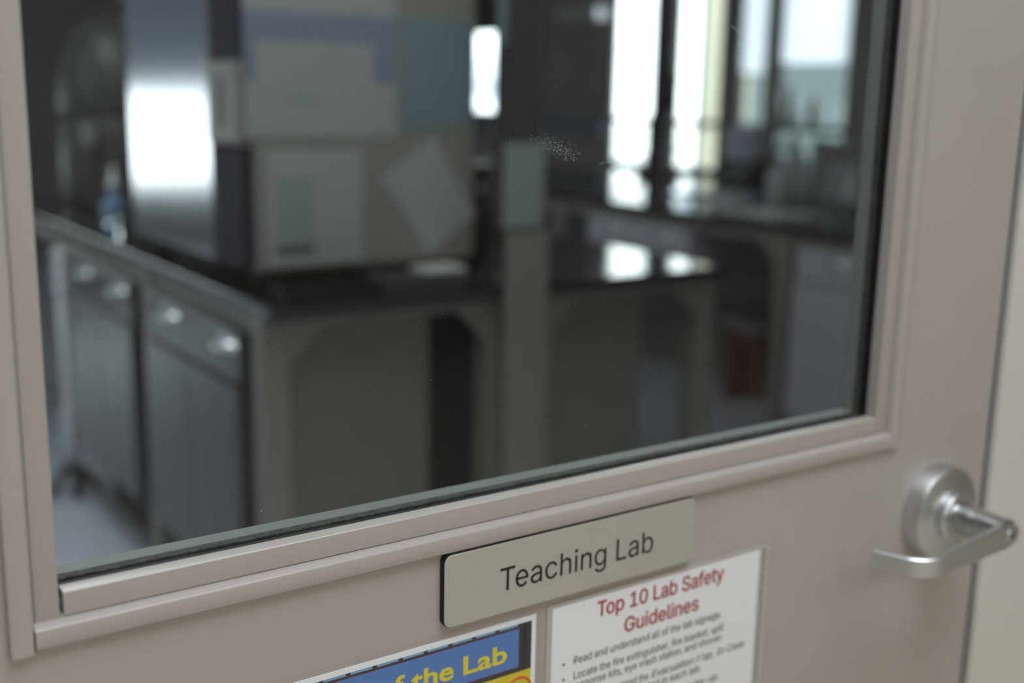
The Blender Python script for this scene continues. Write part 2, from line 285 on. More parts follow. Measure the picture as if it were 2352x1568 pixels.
# outlines of the plain grotesque letters (advance, bezier splines as left handle, point, right handle; 1/1000 em)
GLYPHS = {' ':[188,[]],',':[188,[[53,-119,38,-119,48,-56,58,8,68,71,91,71,114,71,137,71,119,8,102,-56,84,-119,69,-119]]],'-':[453,[[263,244,337,244,337,226,337,207,337,188,263,188,188,188,114,188,114,207,114,226,114,244,188,244]]],'.':[188,[[108,-4,95,-4,83,-4,72,0,63,9,54,18,50,28,50,41,50,54,54,65,63,73,72,82,83,87,95,87,108,87,119,82,128,73,137,65,141,54,141,41,141,28,137,18,128,9,119,0]]],'0':[453,[[264,-7,227,-7,189,-7,157,3,130,24,103,45,83,74,69,113,55,152,48,199,48,254,48,309,55,356,69,395,83,434,104,464,130,484,157,505,189,516,227,516,264,516,296,505,323,484,350,464,370,434,384,395,398,356,405,309,405,254,405,199,398,152,384,113,370,74,350,45,323,24,297,3],[202,50,227,50,252,50,273,58,290,74,308,90,321,113,330,144,339,174,344,211,344,254,344,297,339,334,330,365,321,395,308,419,290,435,273,451,252,460,227,460,202,460,180,451,163,435,146,419,132,395,123,365,114,334,109,297,109,254,109,211,114,174,123,144,132,113,146,90,163,74,180,58]]],'1':[453,[[181,0,76,0,76,18,76,36,76,55,181,55,286,55,391,55,391,36,391,18,391,0,286,0],[250,509,276,509,276,339,276,170,276,0,255,0,234,0,212,0,212,149,212,299,212,448,211,448,210,448,209,448,168,418,127,388,86,358,86,381,86,404,86,427,123,454,161,481,198,509,224,509]]],'C':[510,[[293,-7,267,-7,223,-7,184,4,150,25,116,46,89,76,70,115,50,154,40,201,40,254,40,308,50,354,70,393,89,432,116,462,150,484,184,505,223,516,267,516,293,516,317,512,340,504,363,497,384,486,402,471,420,457,436,439,448,418,460,398,468,374,473,348,451,348,430,348,408,348,404,366,398,381,389,395,381,408,370,419,357,428,345,438,331,444,315,449,300,454,284,456,267,456,236,456,208,448,184,432,159,417,139,394,125,364,111,334,103,297,103,254,103,211,111,175,125,145,140,115,159,92,184,76,209,61,236,53,267,53,284,53,300,55,315,60,331,65,345,71,357,81,370,90,381,101,389,114,398,128,404,143,408,160,430,160,451,160,473,160,469,135,460,111,448,91,436,70,421,52,402,38,384,23,363,12,341,5,318,-3]]],'E':[419,[[165,0,60,0,60,170,60,339,60,509,164,509,268,509,372,509,372,490,372,471,372,452,290,452,207,452,125,452,125,396,125,341,125,286,202,286,278,286,355,286,355,267,355,248,355,229,278,229,202,229,125,229,125,172,125,114,125,57,208,57,292,57,375,57,375,38,375,19,375,0,270,0]]],'G':[520,[[309,-7,269,-7,223,-7,184,4,149,25,115,46,88,77,69,116,50,155,40,201,40,254,40,308,50,354,69,393,88,432,115,462,149,484,183,505,221,516,265,516,292,516,317,512,340,504,364,496,385,484,403,469,422,454,437,437,449,416,461,396,470,373,474,349,452,349,430,349,408,349,403,365,396,380,387,393,379,406,368,417,356,427,344,436,330,444,315,448,300,453,283,456,265,456,235,456,208,448,183,432,159,417,139,394,125,364,111,334,103,297,103,254,103,211,111,175,125,145,140,115,159,92,184,76,209,61,237,53,269,53,297,53,323,59,345,71,367,83,384,101,396,123,409,146,415,172,415,202,421,201,428,200,434,199,384,199,333,199,283,199,283,218,283,237,283,256,348,256,413,256,478,256,478,237,478,219,478,200,478,158,469,122,451,91,433,60,408,36,377,19,345,2]]],'I':[300,[[111,0,31,0,31,19,31,38,31,57,60,57,89,57,118,57,118,189,118,320,118,452,89,452,60,452,31,452,31,471,31,490,31,509,111,509,190,509,269,509,269,490,269,471,269,452,240,452,212,452,183,452,183,320,183,189,183,57,212,57,240,57,269,57,269,38,269,19,269,0,190,0]]],'L':[393,[[160,0,60,0,60,170,60,339,60,509,82,509,103,509,125,509,125,358,125,208,125,57,203,57,282,57,361,57,361,38,361,19,361,0,261,0]]],'M':[628,[[81,0,60,0,60,170,60,339,60,509,91,509,121,509,152,509,193,402,235,294,277,187,280,180,284,170,287,159,291,148,295,136,299,123,303,110,307,97,311,84,315,71,319,59,322,49,317,49,312,49,307,49,310,59,314,70,318,83,322,95,326,108,330,121,334,134,338,147,342,158,346,170,349,179,352,187,394,294,435,402,476,509,507,509,537,509,568,509,568,339,568,170,568,0,547,0,525,0,504,0,504,97,504,194,504,291,504,302,504,314,504,327,505,340,505,354,505,369,505,383,506,398,506,413,506,428,507,443,507,457,509,457,511,457,513,457,508,441,503,426,498,409,492,393,487,378,482,363,477,348,472,334,467,322,463,309,459,299,456,291,418,194,380,97,342,0,323,0,305,0,286,0,248,97,209,194,170,291,167,299,163,309,159,321,155,333,150,346,145,361,140,376,135,391,129,408,124,424,118,441,112,457,114,457,117,457,119,457,119,444,120,431,120,416,120,401,121,387,121,372,121,357,121,342,122,328,122,315,122,302,122,291,122,194,122,97,122,0,101,0]]],'R':[449,[[82,0,60,0,60,170,60,339,60,509,119,509,177,509,236,509,275,509,307,502,333,489,359,475,378,457,390,433,403,410,409,382,409,352,409,321,403,295,390,271,378,248,359,230,333,217,307,204,275,198,236,198,189,198,143,198,96,198,96,217,96,236,96,255,142,255,188,255,234,255,260,255,281,259,298,267,314,275,326,286,334,300,341,315,345,332,345,352,345,372,341,390,334,405,326,420,314,431,298,440,281,448,259,452,233,452,197,452,161,452,125,452,125,301,125,151,125,0,103,0],[378,0,353,0,312,76,271,153,230,229,254,229,279,229,303,229,344,153,386,76,428,0,403,0]]],'S':[447,[[263,-9,224,-9,187,-9,155,-3,128,9,100,21,79,38,64,60,49,82,40,107,38,137,60,137,82,137,104,137,106,117,112,101,123,88,134,75,149,65,166,59,184,52,203,49,224,49,247,49,268,53,286,60,304,68,319,78,329,92,340,105,346,121,346,139,346,155,341,169,332,179,323,189,311,198,296,205,281,211,264,217,245,222,224,228,204,234,184,239,142,251,109,268,86,289,63,311,52,339,52,372,52,401,60,426,75,448,90,469,111,486,138,498,164,510,194,516,227,516,261,516,290,510,316,498,342,486,362,469,377,449,392,428,400,404,401,378,380,378,358,378,337,378,335,403,323,423,302,437,281,451,256,459,225,459,203,459,184,455,167,448,151,441,138,431,129,418,120,406,115,391,115,376,115,358,120,344,131,334,142,323,154,314,169,308,184,302,199,297,212,293,230,289,247,284,264,279,279,275,295,270,312,264,328,257,344,248,359,238,373,227,385,214,395,198,404,181,408,162,408,139,408,111,401,86,386,64,372,41,351,24,323,11,296,-2]]],'T':[449,[[85,452,32,452,32,471,32,490,32,509,160,509,288,509,417,509,417,490,417,471,417,452,363,452,310,452,257,452,257,301,257,151,257,0,235,0,214,0,193,0,193,151,193,301,193,452,139,452]]],'a':[389,[[182,-9,160,-9,136,-9,114,-4,94,5,75,14,59,27,48,45,36,62,30,83,30,108,30,130,35,147,43,161,52,175,63,185,78,193,92,201,108,207,125,211,143,215,160,218,178,220,201,223,219,225,234,227,248,228,258,231,265,235,272,239,276,245,276,255,276,255,276,256,276,257,276,272,273,286,267,297,261,308,252,316,240,322,228,328,213,331,196,331,178,331,162,328,149,322,136,317,126,309,118,301,110,292,104,283,100,274,80,280,61,285,41,291,50,314,62,332,79,346,95,360,113,369,133,375,153,381,173,384,194,384,208,384,223,383,239,379,255,376,271,370,286,360,301,351,313,338,322,320,332,303,337,280,337,251,337,168,337,84,337,0,317,0,297,0,277,0,277,17,277,35,277,52,275,52,274,52,272,52,268,43,261,34,252,25,243,15,230,7,215,1,200,-5],[155,45,170,45,193,45,212,50,228,59,243,68,255,79,263,93,271,107,276,122,276,138,276,155,276,173,276,190,273,187,268,184,259,182,251,180,242,178,231,176,221,174,210,172,200,171,190,170,182,169,175,168,161,166,147,163,134,159,121,154,111,148,103,139,96,131,92,119,92,105,92,92,95,81,102,72,109,63,118,57,130,52,142,48]]],'b':[424,[[261,-8,229,-8,206,-8,187,-4,172,4,158,12,146,21,138,31,129,42,123,51,118,59,116,59,114,59,112,59,112,39,112,20,112,0,92,0,72,0,53,0,53,170,53,339,53,509,73,509,93,509,114,509,114,446,114,382,114,319,115,319,117,319,118,319,123,327,129,336,137,346,145,356,157,365,171,373,186,381,205,384,229,384,261,384,289,376,313,361,337,345,356,322,370,293,383,263,390,229,390,189,390,149,383,114,370,84,356,55,337,32,313,16,289,0],[197,47,220,47,244,47,263,53,279,66,295,78,308,95,316,117,324,138,328,162,328,189,328,216,324,240,316,261,308,282,296,299,280,311,264,324,244,330,220,330,197,330,177,324,161,312,145,300,133,284,125,263,117,242,113,217,113,189,113,161,117,136,125,115,133,94,146,77,162,65,178,53]]],'c':[396,[[226,-8,207,-8,173,-8,143,0,117,16,91,33,71,56,56,85,41,114,34,149,34,187,34,227,41,262,56,291,71,321,91,343,117,360,143,376,173,384,207,384,226,384,243,382,260,377,276,372,292,365,305,356,319,347,330,335,340,322,350,309,357,294,362,277,342,272,322,267,303,262,300,272,296,281,290,289,285,297,278,305,270,311,262,317,253,322,242,325,232,328,220,330,207,330,182,330,161,323,145,310,129,297,116,280,108,258,100,237,96,213,96,187,96,162,100,139,108,117,116,96,129,79,145,66,161,53,182,46,207,46,220,46,232,48,243,52,253,55,263,60,271,66,279,72,286,80,292,89,297,97,301,107,304,117,324,112,343,107,363,102,358,85,351,70,341,56,332,43,320,31,306,21,293,12,277,4,261,-1,244,-6]]],'d':[424,[[219,-8,195,-8,164,-8,136,0,111,16,87,32,68,55,55,84,41,114,34,149,34,189,34,229,41,263,55,293,69,322,88,345,112,361,136,376,164,384,196,384,219,384,238,381,253,373,268,365,279,356,287,346,296,336,302,327,306,319,308,319,309,319,311,319,311,382,311,446,311,509,331,509,351,509,372,509,372,339,372,170,372,0,352,0,332,0,313,0,313,20,313,39,313,59,311,59,309,59,307,59,302,51,295,42,287,31,278,21,267,12,252,4,238,-4],[181,47,205,47,227,47,247,53,263,65,279,77,291,94,299,115,308,136,312,161,312,189,312,217,308,242,300,263,292,284,279,300,263,312,247,324,228,330,205,330,181,330,161,324,145,311,129,299,116,282,108,261,100,240,96,216,96,189,96,162,100,138,109,117,117,95,129,78,145,66,161,53]]],'e':[404,[[238,-8,212,-8,175,-8,143,0,117,16,90,33,70,56,56,85,41,114,34,148,34,187,34,226,41,260,55,290,69,319,89,343,115,359,141,376,171,384,205,384,226,384,246,381,266,374,285,367,303,356,319,341,335,326,348,306,357,282,366,258,371,228,371,194,371,186,371,178,371,169,272,169,174,169,75,169,75,187,75,204,75,221,163,221,250,221,338,221,329,215,319,208,310,202,310,227,306,249,298,269,290,288,278,303,263,314,247,325,228,330,205,330,182,330,163,325,146,313,130,302,118,288,109,270,100,251,96,232,96,211,96,200,96,189,96,178,96,150,101,126,110,106,120,87,134,72,151,61,168,51,189,46,212,46,228,46,241,48,254,53,266,57,277,64,285,73,294,82,301,93,306,105,325,101,345,96,365,91,359,71,349,54,335,39,321,24,303,13,283,4,262,-4]]],'f':[254,[[154,379,228,379,228,362,228,344,228,327,154,327,80,327,6,327,6,344,6,362,6,379,80,379],[101,0,81,0,81,144,81,288,81,432,81,453,86,471,96,486,106,500,119,511,135,519,152,526,169,530,187,530,201,530,213,529,222,527,232,525,238,523,243,521,238,503,233,486,227,468,224,470,220,471,215,472,210,473,203,474,195,474,176,474,163,469,154,460,146,451,142,437,142,419,142,279,142,140,142,0,121,0]]],'g':[425,[[238,-151,207,-151,179,-151,155,-147,134,-140,113,-132,96,-123,82,-110,69,-98,58,-84,51,-69,67,-60,84,-50,101,-41,107,-49,113,-57,122,-66,130,-75,141,-82,154,-88,168,-94,186,-97,207,-97,238,-97,263,-90,282,-75,302,-60,311,-37,311,-6,311,19,311,44,311,68,310,68,308,68,306,68,301,60,295,51,287,41,278,32,267,23,252,16,238,8,219,5,195,5,164,5,137,12,113,27,88,41,69,62,55,90,41,118,34,152,34,191,34,230,41,264,55,293,69,322,88,345,112,361,137,376,165,384,196,384,220,384,239,381,253,373,268,365,280,356,288,346,297,336,303,327,308,319,309,319,311,319,313,319,313,339,313,359,313,379,333,379,353,379,372,379,372,250,372,121,372,-9,372,-42,365,-69,350,-90,335,-111,316,-126,291,-136,266,-146],[181,59,205,59,228,59,248,64,264,75,280,86,292,101,300,121,308,141,312,165,312,193,312,220,308,243,300,264,292,284,280,301,264,312,248,324,228,330,205,330,181,330,161,324,145,312,129,299,117,283,109,262,100,242,96,219,96,193,96,166,100,143,109,123,117,103,129,87,145,76,162,65]]],'h':[410,[[114,249,114,227,114,151,114,76,114,0,93,0,73,0,53,0,53,170,53,339,53,509,73,509,93,509,114,509,114,435,114,361,114,287,110,287,106,287,102,287,114,322,131,347,152,362,174,377,199,384,227,384,253,384,276,379,295,369,315,358,330,342,341,321,352,299,357,273,357,240,357,160,357,80,357,0,337,0,316,0,296,0,296,78,296,157,296,235,296,265,288,288,273,304,258,321,237,329,210,329,192,329,175,325,161,317,146,309,135,298,126,283,118,267]]],'i':[167,[[73,0,53,0,53,126,53,253,53,379,73,379,93,379,114,379,114,253,114,126,114,0,93,0],[95,443,84,443,72,443,62,447,54,455,45,462,41,472,41,483,41,494,45,504,54,512,62,520,72,524,84,524,95,524,106,520,114,512,122,504,126,494,126,483,126,472,122,462,114,455,106,447]]],'k':[381,[[132,158,110,137,110,162,110,187,110,212,113,212,117,212,121,212,175,268,230,323,284,379,310,379,335,379,360,379,301,319,243,259,184,199,182,199,179,199,177,199,155,178],[73,0,53,0,53,170,53,339,53,509,73,509,93,509,114,509,114,339,114,170,114,0,93,0],[320,0,294,0,245,62,197,124,148,186,162,200,177,214,191,229,252,152,312,76,372,0,346,0]]],'l':[189,[[147,-2,139,-2,110,-2,88,5,74,20,60,35,53,57,53,84,53,226,53,367,53,509,73,509,93,509,114,509,114,372,114,235,114,99,114,81,116,69,120,62,125,55,133,52,146,52,152,52,157,52,160,53,164,53,167,54,170,54,173,37,177,20,181,3,175,1,169,0,162,-1,154,-2]]],'m':[610,[[73,0,53,0,53,126,53,253,53,379,72,379,92,379,112,379,112,351,112,323,112,295,111,295,109,295,108,295,113,316,121,332,132,346,144,359,157,369,172,376,187,383,203,386,219,386,247,386,270,378,287,361,305,344,316,322,321,295,318,295,315,295,312,295,317,313,325,329,337,343,349,357,364,367,381,375,398,382,416,386,437,386,459,386,479,381,497,372,515,362,530,348,541,328,551,309,557,285,557,255,557,170,557,85,557,0,536,0,516,0,496,0,496,85,496,169,496,254,496,281,488,301,473,313,457,325,439,330,419,330,402,330,387,327,374,320,362,313,352,303,345,290,339,278,335,263,335,247,335,165,335,82,335,0,315,0,295,0,274,0,274,87,274,173,274,260,274,281,267,298,253,311,239,324,221,330,199,330,185,330,171,327,158,320,144,313,134,303,126,289,118,276,114,258,114,238,114,159,114,79,114,0,93,0]]],'n':[410,[[114,249,114,227,114,151,114,76,114,0,93,0,73,0,53,0,53,126,53,253,53,379,72,379,92,379,112,379,112,349,112,318,112,287,109,287,106,287,102,287,114,322,131,347,152,362,174,377,199,384,227,384,253,384,276,379,295,369,314,358,330,342,341,321,352,299,357,273,357,240,357,160,357,80,357,0,337,0,316,0,296,0,296,78,296,157,296,235,296,265,288,288,273,304,258,321,237,329,210,329,192,329,175,325,161,317,146,309,135,298,126,283,118,267]]],'o':[415,[[242,-8,207,-8,173,-8,143,0,117,16,91,33,71,56,56,85,41,114,34,149,34,187,34,227,41,262,56,291,71,321,91,343,117,360,143,376,173,384,207,384,242,384,273,376,299,360,325,343,345,321,359,291,374,262,381,227,381,187,381,149,374,114,359,85,345,56,325,33,299,16,273,0],[182,46,207,46,233,46,254,53,270,66,287,79,299,96,307,117,315,139,319,162,319,187,319,213,315,236,307,258,299,280,287,297,270,310,254,323,233,330,207,330,182,330,161,323,145,310,129,297,116,280,108,258,100,237,96,213,96,187,96,162,100,139,108,117,116,96,129,79,145,66,161,53]]],'p':[424,[[73,-143,53,-143,53,31,53,205,53,379,72,379,92,379,112,379,112,359,112,339,112,319,114,319,116,319,118,319,123,327,129,336,137,346,145,356,157,365,171,373,186,381,205,384,229,384,261,384,289,376,313,361,337,345,356,322,370,293,383,263,390,229,390,189,390,149,383,114,370,84,356,55,337,32,313,16,289,0,261,-8,229,-8,206,-8,187,-4,173,4,158,12,146,21,138,31,130,42,123,51,118,59,117,59,115,59,114,59,114,-8,114,-76,114,-143,93,-143],[197,47,220,47,244,47,263,53,279,66,295,78,308,95,316,117,324,138,328,162,328,189,328,216,324,240,316,261,308,282,296,299,280,311,264,324,244,330,220,330,197,330,177,324,161,312,145,300,133,284,125,263,117,242,113,217,113,189,113,161,117,136,125,115,133,94,146,77,162,65,178,53]]],'r':[259,[[73,0,53,0,53,126,53,253,53,379,72,379,92,379,112,379,112,360,112,340,112,321,113,321,114,321,115,321,122,340,135,355,152,367,170,379,190,385,213,385,218,385,223,385,229,384,235,384,240,384,243,384,243,363,243,343,243,322,242,323,237,323,230,324,223,325,215,326,207,326,189,326,173,322,159,315,145,307,134,297,126,284,118,270,114,255,114,237,114,158,114,79,114,0,93,0]]],'s':[365,[[211,-8,182,-8,156,-8,133,-4,112,3,92,11,75,23,62,38,49,53,40,72,36,94,55,98,74,102,94,107,99,86,109,70,124,60,139,50,158,45,181,45,208,45,229,51,244,62,260,74,268,87,268,103,268,116,263,127,254,136,245,144,231,151,212,155,191,160,170,165,149,170,115,178,89,191,72,208,55,225,47,247,47,274,47,296,53,315,65,332,77,348,94,361,115,370,136,380,160,384,187,384,213,384,235,380,254,372,272,365,287,353,299,339,310,325,319,309,324,290,305,286,287,281,268,277,263,292,255,304,243,316,230,327,212,333,187,333,165,333,146,327,131,317,116,306,109,293,109,277,109,263,114,252,124,243,134,235,150,228,172,223,191,218,210,214,229,209,264,201,290,188,306,171,323,154,331,133,331,107,331,84,325,64,312,47,300,30,282,16,260,6,237,-3]]],'t':[227,[[138,379,204,379,204,362,204,344,204,327,138,327,72,327,6,327,6,344,6,362,6,379,72,379],[65,345,65,471,85,471,106,471,126,471,126,347,126,222,126,98,126,81,129,69,136,61,143,54,154,50,170,50,174,50,179,50,185,51,191,52,197,53,202,54,206,36,209,19,213,2,207,0,200,-2,192,-3,184,-4,176,-4,168,-4,136,-4,110,4,92,21,74,38,65,62,65,93,65,219]]],'u':[410,[[211,-5,182,-5,157,-5,134,0,115,11,95,21,80,37,69,59,58,80,53,107,53,139,53,219,53,299,53,379,73,379,93,379,114,379,114,301,114,222,114,144,114,114,121,91,137,75,152,58,173,50,200,50,218,50,235,54,249,62,264,70,275,81,283,97,292,112,296,131,296,153,296,228,296,304,296,379,316,379,337,379,357,379,357,253,357,126,357,0,337,0,318,0,298,0,298,31,298,61,298,92,301,92,304,92,307,92,295,57,279,32,257,17,235,2]]],'v':[389,[[184,0,163,0,114,126,66,253,17,379,40,379,62,379,84,379,111,305,138,230,165,155,174,132,181,110,187,87,193,64,199,42,206,21,198,21,191,21,184,21,191,42,197,64,203,87,209,110,216,132,224,155,251,230,278,305,305,379,327,379,349,379,371,379,323,253,275,126,226,0,205,0]]],'w':[567,[[158,0,138,0,99,126,61,253,23,379,44,379,66,379,87,379,103,324,118,269,133,214,140,191,147,165,154,137,161,108,168,76,175,41,172,41,168,41,165,41,172,75,179,106,186,135,193,163,199,190,206,214,221,269,237,324,252,379,273,379,295,379,316,379,332,324,347,269,362,214,368,190,375,164,382,136,388,107,395,76,402,41,399,41,395,41,391,41,399,75,406,107,413,135,420,164,427,190,434,214,449,269,465,324,480,379,502,379,523,379,545,379,506,253,468,126,429,0,409,0,389,0,368,0,352,57,335,114,319,172,314,189,309,207,305,225,300,243,295,261,291,280,286,299,281,318,277,338,281,338,286,338,291,338,286,319,281,299,277,280,272,261,267,243,263,225,258,206,253,189,248,172,231,114,215,57,199,0,178,0]]],'x':[379,[[44,0,21,0,71,73,121,145,171,218,171,202,171,187,171,171,124,240,76,310,29,379,52,379,76,379,100,379,116,355,132,330,147,306,160,287,170,270,179,253,188,237,198,221,207,206,197,206,186,206,175,206,185,221,194,237,202,253,211,270,221,287,233,306,249,330,266,355,282,379,305,379,328,379,352,379,304,309,256,239,209,169,209,184,209,199,209,214,258,143,308,71,358,0,334,0,310,0,287,0,268,28,249,57,231,85,219,103,209,120,200,136,191,152,182,167,173,182,183,182,194,182,205,182,195,167,186,152,178,136,170,120,160,103,148,85,129,57,110,28,91,0,68,0]]],'y':[389,[[51,-140,47,-139,52,-121,57,-103,61,-86,65,-86,68,-87,71,-87,83,-90,94,-91,104,-89,114,-87,122,-82,130,-74,138,-66,145,-53,151,-36,155,-24,159,-13,163,-1,114,126,66,252,17,379,40,379,62,379,84,379,111,305,138,230,165,155,174,132,181,109,187,87,193,64,199,42,206,21,198,21,191,21,184,21,190,42,196,64,202,87,209,110,216,132,224,155,251,230,278,305,305,379,327,379,349,379,371,379,316,234,260,88,204,-58,196,-78,187,-94,177,-107,166,-120,153,-129,139,-136,125,-142,109,-145,91,-145,81,-145,72,-144,65,-143,57,-142]]]}
def sans(name, text, x0, x1, base, capz, y, m, parent, bold=0.0, shear=0.0):
    layers = [[], [], []]; pen = 0
    for i, c in enumerate(text):
        adv, sps = GLYPHS[c]
        if c == 'e':
            cx, cy, rx, ry, th = .2025, .188, .1685, .196, .060; A = [math.radians(q) for q in range(0, 327, 6)]
            pl = [(cx+rx*math.cos(q), cy+ry*math.sin(q)) for q in A] + [(cx+(rx-th)*math.cos(q), cy+(ry-th*.9)*math.sin(q)) for q in A[::-1]]
            bar = [(cx-rx+.02, cy-.022), (cx+rx, cy-.022), (cx+rx, cy+.028), (cx-rx+.02, cy+.028)]
            for lay, P in ((0, pl), (1, bar)): layers[lay].append([(x+pen, y) * 3 for x, y in P])
        else:
            for j, f in enumerate(sps):
                layers[j if c in 'ftk' else 0].append([tuple(v/1000 + (pen if k % 2 == 0 else 0) for k, v in enumerate(f[6*q:6*q+6])) for q in range(len(f)//6)])
        pen += adv/1000
        if text[i:i+2] in ('Te', 'To'): pen -= .05
    bmj = bmesh.new()
    for lay in layers:
        if not lay: continue
        cu = bpy.data.curves.new('lettering', 'CURVE'); cu.dimensions = '2D'; cu.fill_mode = 'BOTH'; cu.resolution_u = 6
        for pts in lay:
            sp = cu.splines.new('BEZIER'); sp.bezier_points.add(len(pts)-1); sp.use_cyclic_u = True
            for bp, q in zip(sp.bezier_points, pts):
                bp.handle_left_type = bp.handle_right_type = 'FREE'
                bp.handle_left = (q[0], q[1], 0); bp.co = (q[2], q[3], 0); bp.handle_right = (q[4], q[5], 0)
        ob = bpy.data.objects.new('lettering', cu); COL.objects.link(ob); bpy.context.view_layer.update()
        mm = bpy.data.meshes.new_from_object(ob.evaluated_get(bpy.context.evaluated_depsgraph_get()))
        bmj.from_mesh(mm); bpy.data.meshes.remove(mm); bpy.data.objects.remove(ob); bpy.data.curves.remove(cu)
    if bold:                                  # heavier weight: the same outlines struck several times with small shifts
        gm = list(bmj.verts) + list(bmj.edges) + list(bmj.faces)
        for q, (dx, dy) in enumerate(((bold, 0), (-bold, 0), (0, bold*.7), (0, -bold*.7))):
            d = bmesh.ops.duplicate(bmj, geom=gm)
            for v in d['geom']:
                if isinstance(v, bmesh.types.BMVert): v.co.x += dx; v.co.y += dy; v.co.z = .00001*(q+1)
    me = bpy.data.meshes.new(name); bmj.to_mesh(me); bmj.free()
    xs = [v.co.x for v in me.vertices]; a, b = min(xs), max(xs)
    ch = max(f[6*k+3] for f in GLYPHS['T'][1] for k in range(len(f)//6))/1000
    sz = (capz-base)/ch
    if x0 is None: x0 = x1 - (b-a)*sz*.96
    sx = (x1-x0)/(b-a); bm = bmesh.new(); bm.from_mesh(me); off = Vector(WL[parent.name])
    for v in bm.verts: v.co = Vector((x0 + (v.co.x-a)*sx + v.co.y*sz*shear, y - v.co.z, base + v.co.y*sz)) - off
    r = bmesh.ops.extrude_face_region(bm, geom=list(bm.faces))
    for v in [g for g in r['geom'] if isinstance(g, bmesh.types.BMVert)]: v.co.y -= .0002
    bmesh.ops.recalc_face_normals(bm, faces=bm.faces)
    bm.to_mesh(me); bm.free(); me.name = name; me.materials.clear(); me.materials.append(m)
    o = bpy.data.objects.new(name, me); COL.objects.link(o); o.parent = parent; WL[o.name] = WL[parent.name]
    return o

# ------------------------------------------------------------------ the setting: lab shell
XWIN, YB, XLW, H = 5.40, 9.0, -2.6, 2.75
WF0, WF1 = 0.055, 0.20        # lab side wall around the door
def struct(o, label, cat): return tag(o, label, cat, kind='structure')
struct(MB().box(XLW, XWIN, -4.5, YB, -.12, 0).build('floor', m_floor), 'blue grey vinyl floor of the laboratory', 'floor')
struct(MB().box(XLW-.2, XWIN+.2, -4.65, YB+.2, H, H+.12).build('ceiling', m_ceil), 'pale flat ceiling over laboratory and corridor', 'ceiling')
# wall with the door opening
b = MB().box(XLW, -.20, -.01, .15, 0, H).box(1.20, XWIN, -.01, .15, 0, H).box(-.20, 1.20, -.01, .15, 2.24, H)
struct(b.build('wall_front', m_frame), 'pale wall around the laboratory door', 'wall')
LW = (2.6, 4.3, 1.95, 2.55)
b = MB().box(XLW-.15, XLW, -4.5, LW[0], 0, H).box(XLW-.15, XLW, LW[1], YB, 0, H).box(XLW-.15, XLW, LW[0], LW[1], 0, LW[2]).box(XLW-.15, XLW, LW[0], LW[1], LW[3], H)
struct(b.build('wall_left', m_wall), 'grey side wall of laboratory, out to the left', 'wall')
# corridor behind the camera
struct(MB().box(XLW, XWIN, -4.65, -4.5, 0, H).build('wall_corridor', m_cwall), 'corridor wall opposite the laboratory door', 'wall')
struct(MB().box(XLW, XWIN, -4.5, -.012, 0, .004).build('trim_1', m_cfloor), 'brown corridor floor covering outside the door', 'floor covering')
struct(MB().box(XWIN, XWIN+.2, -4.5, .15, 0, H).build('wall_corridor_end', m_cwall), 'corridor end wall out to the right', 'wall')
# window wall (x = XWIN): openings as (y0, y1, z0, z1)
WINS = [(7.28, 7.93, 1.165, 2.35), (5.515, 6.00, .86, 2.35), (4.885, 5.345, .86, 2.35), (4.49, 4.74, .86, 2.35), (3.86, 4.41, .86, 2.35)]
b = MB(); ys = [.15] + [v for wv in sorted(WINS) for v in wv[:2]] + [YB]
for k in range(0, len(ys), 2): b.box(XWIN, XWIN+.06, ys[k], ys[k+1], 0, H)
for y0, y1, z0, z1 in WINS: b.box(XWIN, XWIN+.06, y0, y1, 0, z0).box(XWIN, XWIN+.06, y0, y1, z1, H)
struct(b.build('wall_right', m_wallw), 'dark shaded window wall at the far right of the laboratory', 'wall')
BW = (-2.35, -.35, .50, 2.35)
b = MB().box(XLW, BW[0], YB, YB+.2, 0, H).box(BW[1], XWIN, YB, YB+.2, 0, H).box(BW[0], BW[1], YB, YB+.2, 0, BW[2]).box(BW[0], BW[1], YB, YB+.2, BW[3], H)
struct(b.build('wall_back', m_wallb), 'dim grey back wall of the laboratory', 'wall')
struct(MB().box(XWIN-.05, XWIN, 6.02, YB, 1.075, 1.165, .008).build('trim_2', m_notice2), 'blue grey raceway rail along the window wall', 'rail')
struct(MB().box(XWIN-.035, XWIN-.001, 5.35, 5.51, .86, 2.35, .006).build('trim_4', m_mull), 'dark central mullion post between the two bright windows', 'mullion')
def window(n, y0, y1, z0, z1, label, blind=None, bar=True, mid=False):
    t = thing('window_%d' % n, label, 'window', (XWIN+.03, (y0+y1)/2, z0), kind='structure')
    fr = MB(); f = .022
    fr.box(XWIN+.005, XWIN+.055, y0, y0+f, z0, z1).box(XWIN+.005, XWIN+.055, y1-f, y1, z0, z1).box(XWIN+.005, XWIN+.055, y0, y1, z0, z0+.03).box(XWIN+.005, XWIN+.055, y0, y1, z1-f, z1)
    fo = fr.build('window_frame', m_mull, t)
    if bar: MB().box(XWIN-.02, XWIN+.055, y0, y1, 1.155, 1.195, .004).build('sash_bar', m_mull, fo)
    if mid: MB().box(XWIN+.005, XWIN+.055, mid-.012, mid+.012, z0, z1).build('mullion', m_lgrey, fo)
    MB().box(XWIN+.030, XWIN+.036, y0+.01, y1-.01, z0+.01, z1-.01).build('pane', m_wglass, t)
    if blind: MB().box(XWIN+.008, XWIN+.011, y0+.01, y1-.01, blind[0], blind[1]).build('roller_blind', blind[2], t)
    return t
window(1, *WINS[0], 'small bright window far off, seen between the tall cabinet and the service column', (1.82, 2.34, m_dgrey))
window(2, *WINS[1], 'brightest blown out window left of the dark central mullion')
window(3, *WINS[2], 'window right of the dark central mullion, half sky and half cream', None, True, 5.095)
window(4, *WINS[3], 'narrow window with white blind, fourth along the window wall', (1.50, 2.34, m_blind))
window(5, *WINS[4], 'rightmost window with a white blind over bottles on its ledge', (1.555, 2.34, m_blind))
